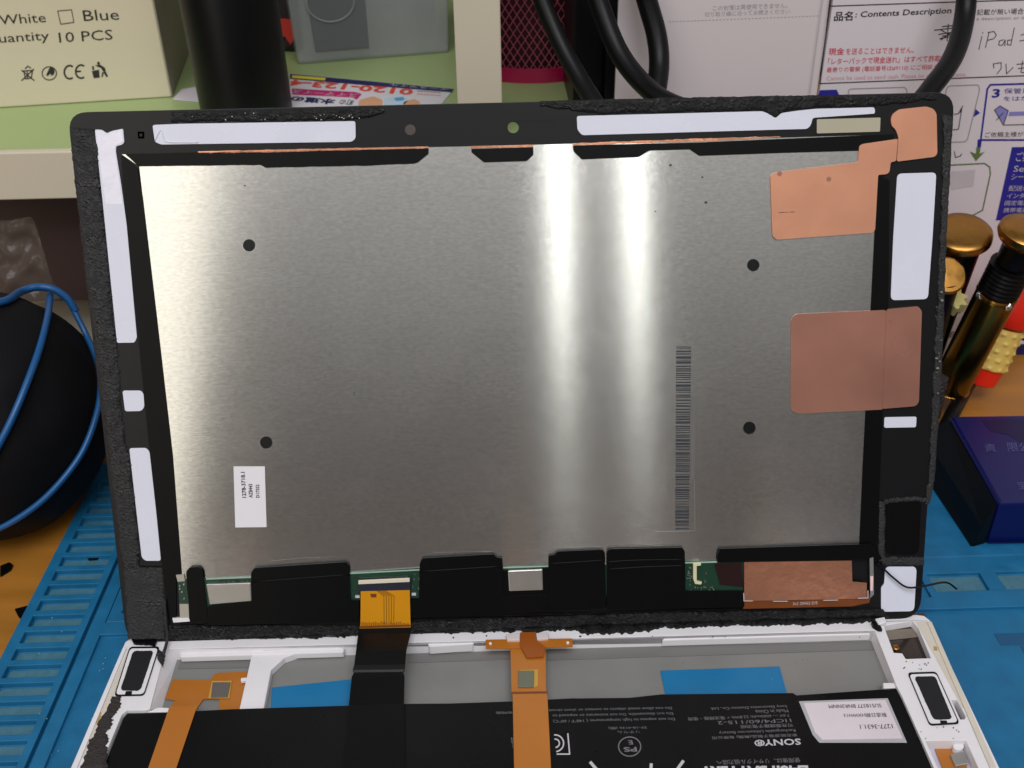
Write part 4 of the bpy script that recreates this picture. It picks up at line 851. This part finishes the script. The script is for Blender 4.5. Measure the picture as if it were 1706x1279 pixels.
# orange and yellow tool
T, B0 = atY(1716, 440, 148), atY(1630, 634, 140); ax = (T - B0).normalized(); L = (T - B0).length
s = thing('grip_tool', B0, 'orange-red hand tool with knobbly yellow grip behind the brass-barrelled screwdriver', 'hand tool')
lathe('tail', B0, ax, [(-.8, 5.6), (0, 7), (L * .14, 8.2)], ORANGE, s, 40)
lathe('grip', B0 + ax * L * .145, ax, [(k * .6, 8.7) for k in range(int(L * .36 / .6))], YELLOW, s, 72, wob=lambda t, an: .9 * max(0, math.sin(t * 1.6)) * max(0, math.sin(an * 11 + (math.pi if int(t * 1.6 / 6.283) % 2 else 0))))
lathe('body', B0 + ax * L * .51, ax, [(0, 9.4), (2, 10.8), (L * .2, 11.4), (L * .4, 10), (L * .55, 9)], ORANGE, s, 48)
sh0 = B0 - ax * .2; e0 = atZ(1560, 745, -4)
tube('shaft', [sh0 + Vector((-5, -2, 0)), sh0.lerp(e0, .5) + Vector((-3, -1, 0)), e0], 3.0, BLKR, s, 12)
hd = thing('tool_holder', atZ(1560, 700, -10), 'dark perforated tool holder on the desk beside the panel edge under the screwdrivers', 'tool holder')
q0 = atZ(1562, 705, -10)
def perf(t, an): return -.5 if (math.sin(an * 26 + t) > .2 and math.sin(t * 2.4) > 0) else 0
lathe('cup', (q0.x - 9, q0.y + 12, -9.95), (0, 0, 1), [(k * .6, 14) for k in range(36)], mat('dark_grey_plastic', (52, 48, 50), .5, var=.2), hd, 120, smooth=False, wob=perf)

bx = thing('blue_box', (195, 70, -10), 'navy blue plastic box with embossed characters standing on the desk at the right', 'box')
c2 = atY(1665, 838, 43); zt = c2.z; c1 = atZ(1583, 693, zt)
rt = Vector((1, -.02, 0)).normalized()
v, f = prism([c1, c2, c2 + rt * 90, c1 + rt * 90], Vector((0, 0, -8.5 - zt))); mk('body', v, f, NAVY, bx, bevel=1.0)
cl1, cl2 = c1 + Vector((-.15, -.5, -1.5)), c2 + Vector((-.15, .5, -1.5)); b1_, b2_ = atZ(1503, 738, -8.4), atZ(1618, 912, -8.4)
m1, m2 = cl1.lerp(b1_, .62) + Vector((0, 0, 2)), cl2.lerp(b2_, .62) + Vector((0, 0, 2))
vs = [cl1, m1, b1_, Vector((cl1.x, cl1.y, -8.4)), cl2, m2, b2_, Vector((cl2.x, cl2.y, -8.4))]
mk('side_skirt', vs, [(0, 1, 2, 3), (7, 6, 5, 4), (0, 4, 5, 1), (1, 5, 6, 2), (2, 6, 7, 3), (3, 7, 4, 0)], TEALD, bx, bevel=.5)  # box's left face, its shade put in as near-black teal
slab('lid_recess', Plane((0, 0, zt), (0, 0, 1)), [(1636, 700), (1760, 697), (1760, 745), (1706, 740), (1680, 724), (1650, 718)], .08, .06, NAVYD, bx)
textb('资', Plane((0, 0, zt), (0, 0, 1)), (1642, 739, 1660, 752), .25, mat('grey_emboss', (78, 80, 128), .5), bx, skew=-3)
textb('限公', Plane((0, 0, zt), (0, 0, 1)), (1680, 737, 1718, 752), .25, mat('grey_emboss', (78, 80, 128), .5), bx, skew=-3)
textb('宝', Plane((0, 0, zt), (0, 0, 1)), (1697, 802, 1712, 815), .25, mat('grey_emboss', (78, 80, 128), .5), bx, skew=-3)
print('objects', len(bpy.data.objects))
